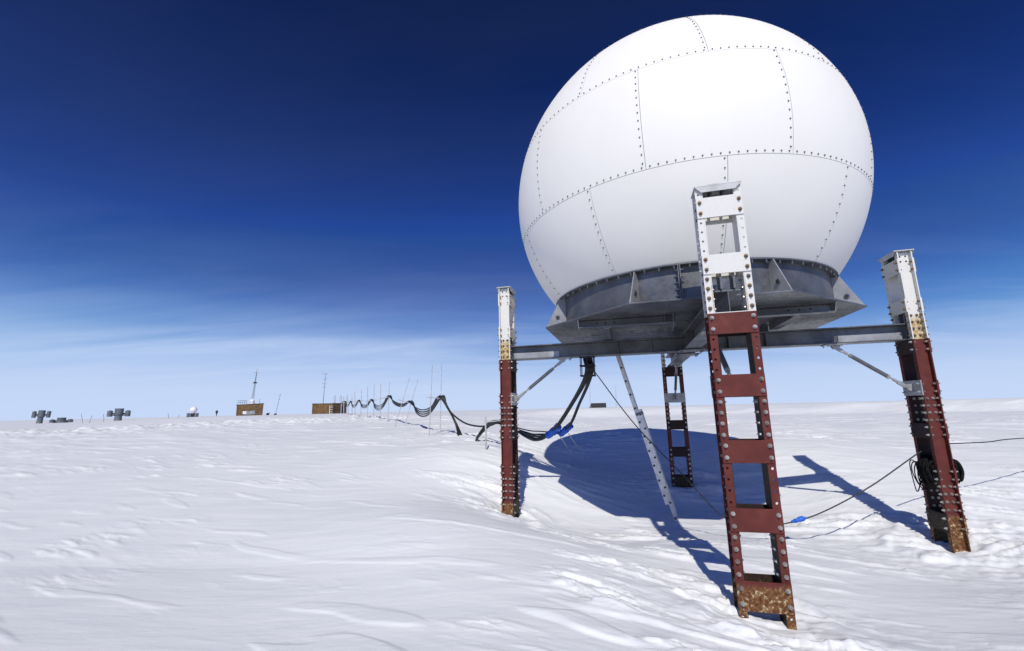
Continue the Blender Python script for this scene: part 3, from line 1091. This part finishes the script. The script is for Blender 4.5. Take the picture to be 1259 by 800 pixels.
# blue wraps
def wrap(c, d, L, r, label):
    d = Vector(d).normalized()
    u = d.orthogonal().normalized(); w = d.cross(u)
    n, mnum = 22, 20
    vs, fs = [], []
    rr = random.Random(label)
    ph = [rr.uniform(0, 6.28) for _ in range(5)]
    for j in range(mnum + 1):
        t = j / mnum
        prof = r * (.62 + .38 * math.sin(math.pi * min(1, max(0, t * .9 + .07))) ** .6)
        pinch = 1 - .22 * math.exp(-((t - .33) / .05) ** 2) - .2 * math.exp(-((t - .70) / .05) ** 2)
        if t > .93:
            pinch *= 1.22
        for k in range(n):
            a = 2 * math.pi * k / n
            q = prof * pinch * (1 + .10 * math.sin(3 * a + ph[0] + 5 * t) + .07 * math.sin(7 * a + ph[1] - 9 * t) + .05 * math.sin(11 * a + ph[2] + 14 * t))
            vs.append(c + d * (t - .5) * L + (u * math.cos(a) + w * math.sin(a)) * q)
    for j in range(mnum):
        for k in range(n):
            fs.append((j * n + k, j * n + (k + 1) % n, (j + 1) * n + (k + 1) % n, (j + 1) * n + k))
    mb = MB(); mb.add(vs, fs, 0, True)
    mb.add(vs[:n], [tuple(range(n))[::-1]]); mb.add(vs[-n:], [tuple(range(n))])
    return tag(mb.build('cable_wrap', M['blue'], None, c), label, 'cloth wrap', 'blue wraps on the hanging cables')


dA = (at_y(687.5, 523.5, 9.6) - at_y(672.5, 536.5, 9.8)); dB = (at_y(702, 523, 9.8) - at_y(688.5, 533.7, 10.0))
wrap(at_y(680, 530, 9.7), dA, dA.length * 1.0, .082, 'bright blue cloth wrapped round the drooping cables, the left bundle')
wrap(at_y(695.3, 528.3, 9.9), dB, dB.length * 1.05, .074, 'bright blue cloth wrapped round the drooping cables, the right bundle')
# pale guy lines from the wraps to the snow
for (a, b, ya, lab) in (((688.5, 536), (707.5, 564), 9.72, 'thin pale rope tied from the left blue wrap to the snow'), ((699, 533), (722, 564.5), 9.92, 'thin pale rope tied from the right blue wrap to the snow')):
    e = on_ground(*b)
    A = at_y(*a, ya); mid = A.lerp(e, .6)
    knot = MB(); knot.tube(catmull([A, A.lerp(e, .3) - Z3 * .01, mid, mid + Vector((.02, .02, .06)), A.lerp(e, .66), e - Z3 * .02, e + Vector((.1, -.05, .02))], 6), .0085, 6)
    tag(knot.build('guy_rope', M['rope'], None, A), lab, 'rope', 'pale ropes holding the blue wraps')

# long black cable: cage - past the ladder - low behind the near post - up to the right post
pl = [cage_c + Vector((.10, 0, -.2)), at_y(780, 521, 7.75), at_y(840, 584, 7.5), at_y(890, 636, 7.25), at_y(930, 646.5, 7.1), at_y(968, 643, 7.0), at_y(1010, 630, 6.92), at_y(1070, 598, 6.85), at_y(1129, 557, 6.80), at_y(1148, 549, 6.78)]
lc = thing('hanging_cable', 'thin black cable swinging low from the cage to the right post, blue plug in it', 'cable', pl[0])
mb = MB(); mb.tube(catmull(pl, 8), .009, 8); mb.build('cord', M['rubber'], lc, pl[0])
mb = MB()
a, b = at_y(973, 641.5, 6.985), at_y(991, 636.5, 6.945)
d = (b - a).normalized()
mb.cyl(a - d * .0, a + d * .05, .016, .026, n=12); mb.cyl(a + d * .05, a.lerp(b, .5), .028, n=12); mb.cyl(a.lerp(b, .52), b - d * .04, .033, n=12); mb.cyl(b - d * .04, b, .031, .014, n=12)
mb.box(a.lerp(b, .62) + Z3 * .032, d, d.cross(Z3).normalized(), Z3, .07, .03, .014)
mb.build('plug', M['blue'], lc, pl[0])
_a, _b = at_y(1160, 545.5, 6.85), at_y(1259, 538.5, 8.0)
_c = _b + (_b - _a) * 4.5
pr = [_a, _a.lerp(_b, .5) - Z3 * .02, _b, _b.lerp(_c, .5) - Z3 * .05, Vector((_c.x, _c.y, gz(_c.x, _c.y) - .02))]
cable('line_cable', pr, .0085, 'thin taut black cable running off to the right of the right post', 'cable')

# coil of cable lashed round the right post
pc = C0 + ER * PR
coil_c = Vector((pc.x, pc.y, -.925))
coil = thing('cable_coil', 'black cable coil draped through the right post, loose loops hanging', 'cable coil', coil_c)
mb = MB()
ET = Vector((-ER.y, ER.x, 0))
for k in range(22):
    rr = random.Random(100 + k)
    yy = -.125 + .25 * k / 21 + rr.uniform(-.012, .012)
    xi, xo = PD / 2 + rr.uniform(.03, .075), PD / 2 + rr.uniform(.05, .13)
    zi, zo = rr.uniform(-.26, -.16), rr.uniform(-.24, -.13)
    zt = .07 + rr.uniform(-.02, .04)
    path = [(-xi, zi), (-xi - .02, zi + .14), (-xi + .01, zt - .05), (-.05, zt), (.05, zt), (xo - .03, zt - .03), (xo + .015, zo + .12), (xo, zo), (xo - .03, zo - .015), (xo - .045, zo + .10), (xo - .06, zt - .06), (.04, zt - .045), (-.05, zt - .045), (-xi + .045, zt - .08), (-xi + .03, zi + .10), (-xi + .025, zi - .01), (-xi, zi)]
    mb.tube(catmull([coil_c + ER * px + ET * (yy + .012 * math.sin(i * 1.7 + k)) + Z3 * pz for i, (px, pz) in enumerate(path)], 4), .0165, 6)
mb.build('winding', M['coil'], coil, coil_c)
nearside = -Vector((-ER.y, ER.x, 0))
for k in range(5):
    rr = random.Random(300 + k)
    cc = coil_c - ER * (PD / 2 + .05 + .012 * k) + nearside * (.02 - .045 * k) + Z3 * (-.02)
    pts = []
    ax = (ER * -.35 + nearside * rr.uniform(-.9, -.6)).normalized()
    w_, h_ = .05 + .02 * rr.random(), .15 + .09 * rr.random()
    for q in range(31):
        a = 2 * math.pi * q / 30
        pts.append(cc + ax * w_ * math.sin(a) + Z3 * (h_ * (math.cos(a) - .72)) + ER * .012 * math.sin(2 * a + k))
    lb = MB(); lb.tube(pts, .0075, 6); lb.build('loop', M['coil'], coil, coil_c)


# ------------------------------------------------------------------ the camp on the horizon
def place(px, py, r):
    p = at_y(px, py, r)
    return Vector((p.x, p.y, gz(p.x, p.y)))


def facing(p):
    """unit vectors to the right of and away from the camera at p"""
    f = Vector((p.x, p.y, 0)).normalized()
    return Vector((f.y, -f.x, 0)), f


# left hut: brown box on a tilt with mast, white ball and rail
H = place(307, 511, 100.0)
ex, ey = facing(H)
tilt = math.radians(3)
hx = (ex * math.cos(tilt) + Z3 * math.sin(tilt)).normalized(); hz = hx.cross(ey).normalized() * 1
if hz.z < 0:
    hz = -hz
hut = thing('weathered_hut', 'weathered brown plywood hut with white ball and mast on its roof', 'hut', H)
mb = MB()
w2, hh = 2.6, 2.45
mb.prism([H + hx * -w2 - Z3 * .4, H + hx * (w2 - .15) - Z3 * .4, H + hx * (w2 + .05) + hz * hh, H + hx * (-w2 + .1) + hz * hh], ey * 2.5)
for k in range(9):
    mb.box(H + hx * (-2.3 + k * .57) - ey * .012 + hz * (hh / 2 - .1), hz, hx, ey, hh, .05, .03, 1)
mb.build('body', [M['wood'], M['wood_dark']], hut, H)
mb = MB(); mb.box(H + hx * .03 + hz * (hh + .045) + ey * 1.25, hx, ey, hz, 5.45, 2.7, .08); mb.build('roof', M['wood_dark'], hut, H)
mb = MB(); mb.box(H + hx * -.1 + hz * .62 - ey * .05, hx, ey, hz, 2.3, .08, .8); mb.box(H + hx * -1.0 + hz * .72 - ey * .11, hx, ey, hz, .7, .04, .6, 1); mb.build('panel', [M['hut_grey'], M['white']], hut, H)
mb = MB(); rt = H + hz * (hh + .09) + ey * .9
for k in range(5):
    mb.cyl(rt + hx * (-2.3 + .42 * k), rt + hx * (-2.3 + .42 * k) + hz * .85, .035, n=6)
for q in (.45, .85):
    mb.cyl(rt + hx * -2.3 + hz * q, rt + hx * -.6 + hz * q, .035, n=6)
mb.cyl(rt + hx * 1.85, rt + hx * 1.85 + hz * 1.0, .04, n=6)
mb.build('railing', M['drum'], hut, H)
mb = MB(); mb.sphere(rt + hx * .42 + hz * .6, .46, 24, 14); mb.cyl(rt + hx * .42, rt + hx * .42 + hz * .3, .5, n=16); mb.build('antenna_ball', M['white'], hut, H)
mb = MB(); mt0 = rt + hx * .5 + hz * 1.2
mh = 5.6
tp = mt0 + Z3 * mh + ex * .32
for s in ((-.22, 0), (.22, 0), (0, .3)):
    mb.cyl(mt0 + hx * s[0] + ey * s[1], tp + hx * s[0] * .2 + ey * s[1] * .2, .032, .022, n=6)
for k in range(10):
    t = k / 10; p = mt0.lerp(tp, t); q = mt0.lerp(tp, t + .08); w_ = .22 * (1 - .8 * t)
    mb.cyl(p - hx * w_, q + hx * w_, .02, n=5)
mb.cyl(mt0.lerp(tp, .62) - hx * .45, mt0.lerp(tp, .62) + hx * .45, .09, n=8); mb.cyl(mt0.lerp(tp, .64) - Z3 * .15, mt0.lerp(tp, .64) + Z3 * .15, .28, n=12)
mb.cyl(tp, tp + Z3 * 1.0, .03, n=6); mb.cyl(tp - hx * .5 + Z3 * .2, tp + hx * .35 + Z3 * .2, .03, n=6)
mb.build('mast', M['dark'], hut, H)

# right hut with a stair at its end
K = place(403, 508.5, 100.0)
ex, ey = facing(K)
hut = thing('weathered_hut', 'low brown hut with timber stair and thin antenna where the cables end', 'hut', K)
mb = MB(); mb.box(K + ex * -.3 + Z3 * .9 + ey * 1.25, ex, ey, Z3, 5.9, 2.5, 2.6)
for k in range(8):
    mb.box(K + ex * (-3.0 + k * .7) - ey * .012 + Z3 * .95, Z3, ex, ey, 2.4, .05, .03, 1)
mb.build('body', [M['wood'], M['wood_dark']], hut, K)
mb = MB(); mb.box(K + ex * -.3 + Z3 * 2.245 + ey * 1.25, ex, ey, Z3, 6.1, 2.7, .08); mb.build('roof', M['wood_dark'], hut, K)
mb = MB()
for k in range(7):
    mb.box(K + ex * 1.9 - ey * (.9 - .1 * k) + Z3 * (.1 + .36 * k), ex, ey, Z3, 1.9, .25, .09)
for s in (-1, 1):
    mb.box(K + ex * (1.9 + s * .95) - ey * .6 + Z3 * 1.15, Z3, ex, ey, 2.7, .12, .12)
    mb.tube(catmull([K + ex * (1.9 + s * .6) - ey * .2 + Z3 * 2.3, K + ex * (1.9 + s * .62 - .18) - ey * .2 + Z3 * 3.6, K + ex * (1.9 + s * .62) - ey * .2 + Z3 * 3.95, K + ex * (1.9 + s * .62 + .18) - ey * .2 + Z3 * 3.6, K + ex * (1.9 + s * .6 + .2) - ey * .2 + Z3 * 2.3], 5), .035, 6)
mb.build('stair', M['wood_dark'], hut, K)
mb = MB()
for s in (-1, 1):
    mb.box(K + ex * (.62 + s * .3) - ey * .5 + Z3 * .85, Z3, ex, ey, 1.9, .08, .08)
for k in range(5):
    mb.box(K + ex * .62 - ey * .5 + Z3 * (.15 + .38 * k), ex, ey, Z3, .56, .07, .07)
mb.build('step_ladder', M['white'], hut, K)
mb = MB(); mb.box(K + ex * 3.4 + Z3 * 1.25 + ey * .2, ex, ey, Z3, .9, .6, 3.0)
for s in (-.6, .5):
    mb.box(K + ex * (3.4 + s) + Z3 * 1.2 - ey * .2, Z3, ex, ey, 2.6, .1, .1, 1)
mb.build('cable_box', [M['dark'], M['hut_grey']], hut, K)
mb = MB(); a0 = K + ex * -1.1 + Z3 * 2.28 + ey * .6; a1 = a0 + Z3 * 6.6 + ex * .2
mb.cyl(a0, a1, .07, .04, n=6)
for t, w_ in ((1.0, .75), (.82, .4), (.66, .55), (.55, .35)):
    p = a0.lerp(a1, t); mb.cyl(p - ex * w_, p + ex * w_ * .7, .035, n=5)
    for q in (-1, 0, .7):
        mb.cyl(p + ex * w_ * q - ey * .4, p + ex * w_ * q + ey * .4, .03, n=5)
mb.build('antenna', M['drum'], hut, K)

# drum towers: a fat drum with a smaller drum on an arm at each side
def drum_tower(px, py, dist, hgt, rc, side_z, label, tilt=0., pile=True):
    P = place(px, py, dist)
    ex, ey = facing(P)
    up = (Z3 + ex * tilt).normalized()
    o = thing('drum_tower', label, 'drum tower', P, 'grey drum towers on the left plain')
    mb = MB()
    if pile:
        mb.cyl(P - up * .4 - ex * tilt, P + up * (hgt * .5), rc * .93, rc * .80, n=24)
        mb.cyl(P + up * (hgt * .48), P + up * hgt, rc, n=24)
    else:
        mb.cyl(P - up * .4, P + up * hgt * .45, rc * 1.25, n=24); mb.cyl(P + up * hgt * .45, P + up * hgt, rc, n=24)
    for q in (.52, .75, .98):
        mb.cyl(P + up * hgt * q - up * .05, P + up * hgt * q + up * .05, rc * 1.035, n=24)
    mb.build('main_drum', M['drum'], o, P)
    for s in (-1, 1):
        c = P + ex * s * rc * 1.95 + up * side_z - ey * .2
        sd = MB()
        hs_ = max(.24 * hgt, .5)
        sd.cyl(c - up * hs_, c + up * hs_, rc * .62, n=10); sd.cyl(c + up * hs_, c + up * (hs_ + .12), rc * .3, n=8)
        sd.cyl(c - up * rc * .1 - up * .06, c - up * rc * .1 + up * .06, rc * .66, n=18)
        sd.build('side_drum', M['drum'], o, P)
        ar = MB(); ar.cyl(P + ex * s * rc * .8 + up * side_z, c, rc * .2, n=8); ar.cyl(P + ex * s * rc * .8 + up * (side_z - rc * .5), c - up * rc * .3, rc * .14, n=8)
        ar.build('arm', M['dark'], o, P)
    return o


drum_tower(48.5, 519, 150, 4.3, .86, 2.9, 'grey drum tower with side drums, tall and far left on the plain', .05)
drum_tower(75.5, 517, 158, 1.75, 1.15, .6, 'low half buried grey drum tower beside the tall far left one', 0., False)
drum_tower(145, 515, 150, 4.0, 1.16, 2.3, 'broad grey drum tower with side drums standing alone on the left plain', .02)
# small dome on legs
P = place(236.5, 513, 140); ex, ey = facing(P)
o = thing('small_radome', 'small distant white ball radome on a dark low platform', 'radome', P)
mb = MB(); mb.sphere(P + Z3 * 2.2 + ex * .12, .98, 28, 18); mb.cyl(P + Z3 * 1.1 + ex * .1, P + Z3 * 1.6 + ex * .12, .55, n=18); mb.build('ball', M['white'], o, P)
mb = MB(); mb.box(P + Z3 * .6, ex, ey, Z3, 1.2, 1.4, 1.15)
for s in (-1, 1):
    mb.cyl(P + ex * s * .9 + Z3 * .8 , P + ex * s * 1.3 + Z3 * .8, .3, n=8)
mb.build('platform', M['dark'], o, P)
for s in (-1, 1):
    mb = MB(); mb.cyl(P + ex * s * 1.12 - Z3 * .3, P + ex * s * 1.12 + Z3 * 1.2, .42, n=16); mb.build('support_drum', M['drum'], o, P)

# walker
P = place(266, 512, 128)
me = bpy.data.meshes.new('person')
sk = [(0, 0, .98), (0, 0, 1.22), (.0, 0, 1.45), (0, .02, 1.58), (0, .04, 1.70), (.11, 0, .92), (.13, .14, .50), (.13, .10, .06), (.13, .24, .04), (-.11, 0, .92), (-.13, -.12, .50), (-.13, -.24, .08), (-.13, -.12, .04),
      (.23, 0, 1.40), (.27, -.06, 1.12), (.25, .08, .88), (-.23, 0, 1.40), (-.27, .06, 1.12), (-.25, .18, .92)]
ed = [(0, 1), (1, 2), (2, 3), (3, 4), (0, 5), (5, 6), (6, 7), (7, 8), (0, 9), (9, 10), (10, 11), (11, 12), (2, 13), (13, 14), (14, 15), (2, 16), (16, 17), (17, 18)]
rd = [.17, .18, .19, .075, .12, .12, .09, .065, .055, .12, .09, .065, .055, .10, .08, .06, .10, .08, .06]
me.from_pydata(sk, ed, [])
o = bpy.data.objects.new('person', me); COL.objects.link(o); o.location = P
o.rotation_euler = (0, 0, math.radians(70))
smd = o.modifiers.new('skin', 'SKIN')
for v, r in zip(me.skin_vertices[0].data, rd):
    v.radius = (r, r)
me.skin_vertices[0].data[0].use_root = True
ss = o.modifiers.new('subsurf', 'SUBSURF'); ss.levels = 1; ss.render_levels = 1
me.materials.append(M['cloth'])
tag(o, 'tiny distant person in dark clothes walking on the snow near the huts', 'person')

# thin mast and two dark lumps between the huts
P = place(338.5, 510, 104); ex, ey = facing(P)
o = thing('thin_mast', 'thin lattice mast on a dark foot standing between the two huts', 'mast', P)
mb = MB(); mb.cyl(P - Z3 * .2, P + Z3 * 4.9 + ex * .75, .05, .03, n=6)
for t in (.5, .72, .9):
    p = P.lerp(P + Z3 * 4.9 + ex * .75, t); mb.cyl(p - ex * .2, p + ex * .2, .025, n=5)
mb.build('shaft', M['drum'], o, P)
mb = MB(); mb.cyl(P - Z3 * .2, P + Z3 * .35, .42, .22, n=10); mb.build('foot', M['dark'], o, P)
P = place(329, 510, 104)
mb = MB(); mb.cyl(P - Z3 * .2, P + Z3 * .28, .3, .34, n=12); mb.cyl(P + Z3 * .28, P + Z3 * .5, .22, .12, n=10); mb.cyl(P + Z3 * .28 + Vector((.2, 0, 0)), P + Z3 * .42 + Vector((.5, 0, .1)), .07, n=8)
tag(mb.build('fuel_drum', M['dark'], None, P), 'small dark drum in the snow right of the left hut', 'drum')
# a snowed-in dark container far off under the radome, two thin masts by it
P = place(736, 500, 150); ex, ey = facing(P)
o = thing('dark_container', 'dark container box far out on the plain seen under the radome', 'container', P)
mb = MB(); mb.box(P + Z3 * .75 + ey * 1.2, ex, ey, Z3, 5.0, 2.4, 1.6)
for k in range(9):
    mb.box(P + Z3 * .75 + ex * (-2.2 + .55 * k) - ey * .02, Z3, ex, ey, 1.4, .1, .04)
mb.build('body', M['dark'], o, P)
mb = MB(); mb.prism([P + ex * -2.52 + Z3 * -.1, P + ex * -3.3 + Z3 * -.1, P + ex * -2.52 + Z3 * 1.2], ey * 1.5); mb.build('ramp', M['drum'], o, P)
for px, yt, lab in ((725.5, 468, 'thin tall mast left of the dark far container'), (757.5, 474, 'thin tall mast right of the dark far container')):
    Q = place(px, 499, 150); q1 = at_y(px - .5, yt, 150)
    mb = MB(); mb.cyl(Q - Z3 * .3, q1, .06, .04, n=6)
    for t in (.55, .85):
        mb.cyl(Q.lerp(q1, t) - ex * .25, Q.lerp(q1, t) + ex * .25, .03, n=5)
    tag(mb.build('thin_mast', M['hut_grey'], None, Q), lab, 'mast')
# bent marker flags on the left plain
for k, (px, yb, yt, dx, lab) in enumerate(((102, 518, 508.5, -2.2, 'thin leaning marker stick right of the low drum tower'), (110.5, 513.5, 510.5, 3, 'thin marker stick leaning right, left of the broad drum tower'), (128, 516, 509, -.6, 'thin marker stick just left of the broad drum tower'),
                               (207.5, 512, 508, -1, 'thin marker stick far left of the small white radome'), (219, 512.5, 510, 1.8, 'thin leaning marker stick beside the small white radome'))):
    Q = place(px, yb, 120); q1 = at_y(px + dx, yt, 120)
    mb = MB(); mb.tube(catmull([Q - Z3 * .2, Q.lerp(q1, .5) + Vector((.03, 0, .05)), q1], 4), .045, 6)
    tag(mb.build('marker_stick', M['drum'], None, Q), lab, 'marker', 'marker sticks on the left plain')

# ------------------------------------------------------------------ daylight
SUN_EL = 42.14
SUN_DIR = Vector((-0.08945, -0.73606, 0.67098)).normalized()   # towards the sun
sd = bpy.data.lights.new('sun', 'SUN')
sd.energy = 3.35
sd.angle = math.radians(.53)
sd.color = (1.0, .95, .845)
so = bpy.data.objects.new('sun', sd)
COL.objects.link(so)
so.rotation_euler = SUN_DIR.to_track_quat('Z', 'Y').to_euler()
w = bpy.data.worlds.new('World')
scene.world = w
w.use_nodes = True
nt = w.node_tree
bg = nt.nodes['Background']
sky = nt.nodes.new('ShaderNodeTexSky')
sky.sky_type = 'NISHITA'
sky.sun_disc = False
sky.sun_elevation = math.radians(SUN_EL)
sky.sun_rotation = math.atan2(SUN_DIR.x, SUN_DIR.y)
sky.altitude = 3200
sky.air_density = 1.0
sky.dust_density = .3
sky.ozone_density = 3.0
N = nt.nodes.new
L_ = nt.links.new
# thin cirrus low in the sky: streaky noise on a flat layer far overhead
tc = N('ShaderNodeTexCoord')
sx = N('ShaderNodeSeparateXYZ'); L_(tc.outputs['Generated'], sx.inputs[0])
ad = N('ShaderNodeMath'); ad.operation = 'ADD'; ad.inputs[1].default_value = .10; L_(sx.outputs['Z'], ad.inputs[0])
mxz = N('ShaderNodeMath'); mxz.operation = 'MAXIMUM'; mxz.inputs[1].default_value = .02; L_(ad.outputs[0], mxz.inputs[0])
dx_ = N('ShaderNodeMath'); dx_.operation = 'DIVIDE'; L_(sx.outputs['X'], dx_.inputs[0]); L_(mxz.outputs[0], dx_.inputs[1])
dy_ = N('ShaderNodeMath'); dy_.operation = 'DIVIDE'; L_(sx.outputs['Y'], dy_.inputs[0]); L_(mxz.outputs[0], dy_.inputs[1])
cb = N('ShaderNodeCombineXYZ'); L_(dx_.outputs[0], cb.inputs[0]); L_(dy_.outputs[0], cb.inputs[1])
mp = N('ShaderNodeMapping'); mp.inputs['Rotation'].default_value = (0, 0, .35); mp.inputs['Scale'].default_value = (.30, 1.0, 1); L_(cb.outputs[0], mp.inputs['Vector'])
n1 = N('ShaderNodeTexNoise'); n1.inputs['Scale'].default_value = 1.0; n1.inputs['Detail'].default_value = 7; n1.inputs['Roughness'].default_value = .58; n1.inputs['Distortion'].default_value = .4
L_(mp.outputs[0], n1.inputs['Vector'])
r1 = N('ShaderNodeMapRange'); r1.inputs['From Min'].default_value = .38; r1.inputs['From Max'].default_value = .72; bias = N('ShaderNodeMath'); bias.operation = 'MULTIPLY_ADD'; bias.inputs[1].default_value = -.16; L_(sx.outputs['X'], bias.inputs[0]); L_(n1.outputs['Fac'], bias.inputs[2])
L_(bias.outputs[0], r1.inputs['Value'])
STOPS = [(0.0, .97, .99), (.05, .80, .95), (.10, .40, .86), (.135, .14, .72), (.165, .04, .38), (.22, .01, .14), (.36, .0, .02)]   # height, veil with no streak, veil in a streak


def elev(i):
    n = N('ShaderNodeValToRGB')
    els = n.color_ramp.elements
    while len(els) < len(STOPS):
        els.new(.5)
    for e, st in zip(els, STOPS):
        e.position = st[0]; e.color = (st[i],) * 3 + (1,)
    L_(sx.outputs['Z'], n.inputs['Fac'])
    return n


lo_, hi_ = elev(1), elev(2)
mm = N('ShaderNodeMix'); mm.data_type = 'RGBA'
L_(r1.outputs[0], mm.inputs[0]); L_(lo_.outputs['Color'], mm.inputs[6]); L_(hi_.outputs['Color'], mm.inputs[7])
gm = N('ShaderNodeGamma'); gm.inputs['Gamma'].default_value = 2.1
L_(sky.outputs[0], gm.inputs['Color'])
gn = N('ShaderNodeMix'); gn.data_type = 'RGBA'; gn.blend_type = 'MULTIPLY'; gn.inputs[0].default_value = 1.0
L_(gm.outputs[0], gn.inputs[6]); gn.inputs[7].default_value = (.24, .27, .325, 1)
cap = N('ShaderNodeMix'); cap.data_type = 'RGBA'; cap.blend_type = 'DARKEN'; cap.inputs[0].default_value = 1.0
L_(gn.outputs[2], cap.inputs[6]); 
back = N('ShaderNodeMapRange'); back.interpolation_type = 'SMOOTHSTEP'; back.inputs['From Min'].default_value = .05; back.inputs['From Max'].default_value = -.75
back.inputs['To Min'].default_value = 0; back.inputs['To Max'].default_value = 1; L_(sx.outputs['Y'], back.inputs['Value'])
lim_ = N('ShaderNodeMix'); lim_.data_type = 'RGBA'; lim_.inputs[7].default_value = (4.6, 7.6, 16.5, 1)   # the sky round the sun stays brighter
clr = N('ShaderNodeValToRGB')                              # clear air pales towards the horizon
CST = [(.02, (.50, .74, 1.12)), (.10, (.26, .50, .98)), (.17, (.125, .300, .78)), (.225, (.068, .185, .60)), (.27, (.045, .130, .48)), (.34, (.031, .095, .40)), (.60, (.031, .095, .40))]
while len(clr.color_ramp.elements) < len(CST):
    clr.color_ramp.elements.new(.5)
for e, (p_, c_) in zip(clr.color_ramp.elements, CST):
    e.position = p_; e.color = (*c_, 1)
L_(sx.outputs['Z'], clr.inputs['Fac'])
ten = N('ShaderNodeVectorMath'); ten.operation = 'SCALE'; ten.inputs['Scale'].default_value = 10.0
L_(clr.outputs['Color'], ten.inputs[0]); L_(ten.outputs[0], lim_.inputs[6])
L_(back.outputs[0], lim_.inputs[0]); L_(lim_.outputs[2], cap.inputs[7])
mix = N('ShaderNodeMix'); mix.data_type = 'RGBA'
L_(mm.outputs[2], mix.inputs[0]); L_(cap.outputs[2], mix.inputs[6]); mix.inputs[7].default_value = (7.6, 9.2, 12.5, 1)
L_(mix.outputs[2], bg.inputs['Color'])
bg.inputs['Strength'].default_value = .07

vs_ = scene.view_settings
vs_.view_transform = 'Standard'
vs_.look = 'None'
vs_.exposure = 0.10
vs_.gamma = 1.0
vs_.use_curve_mapping = False
scene.cycles.max_bounces = 6
scene.cycles.diffuse_bounces = 3
scene.cycles.use_denoising = True
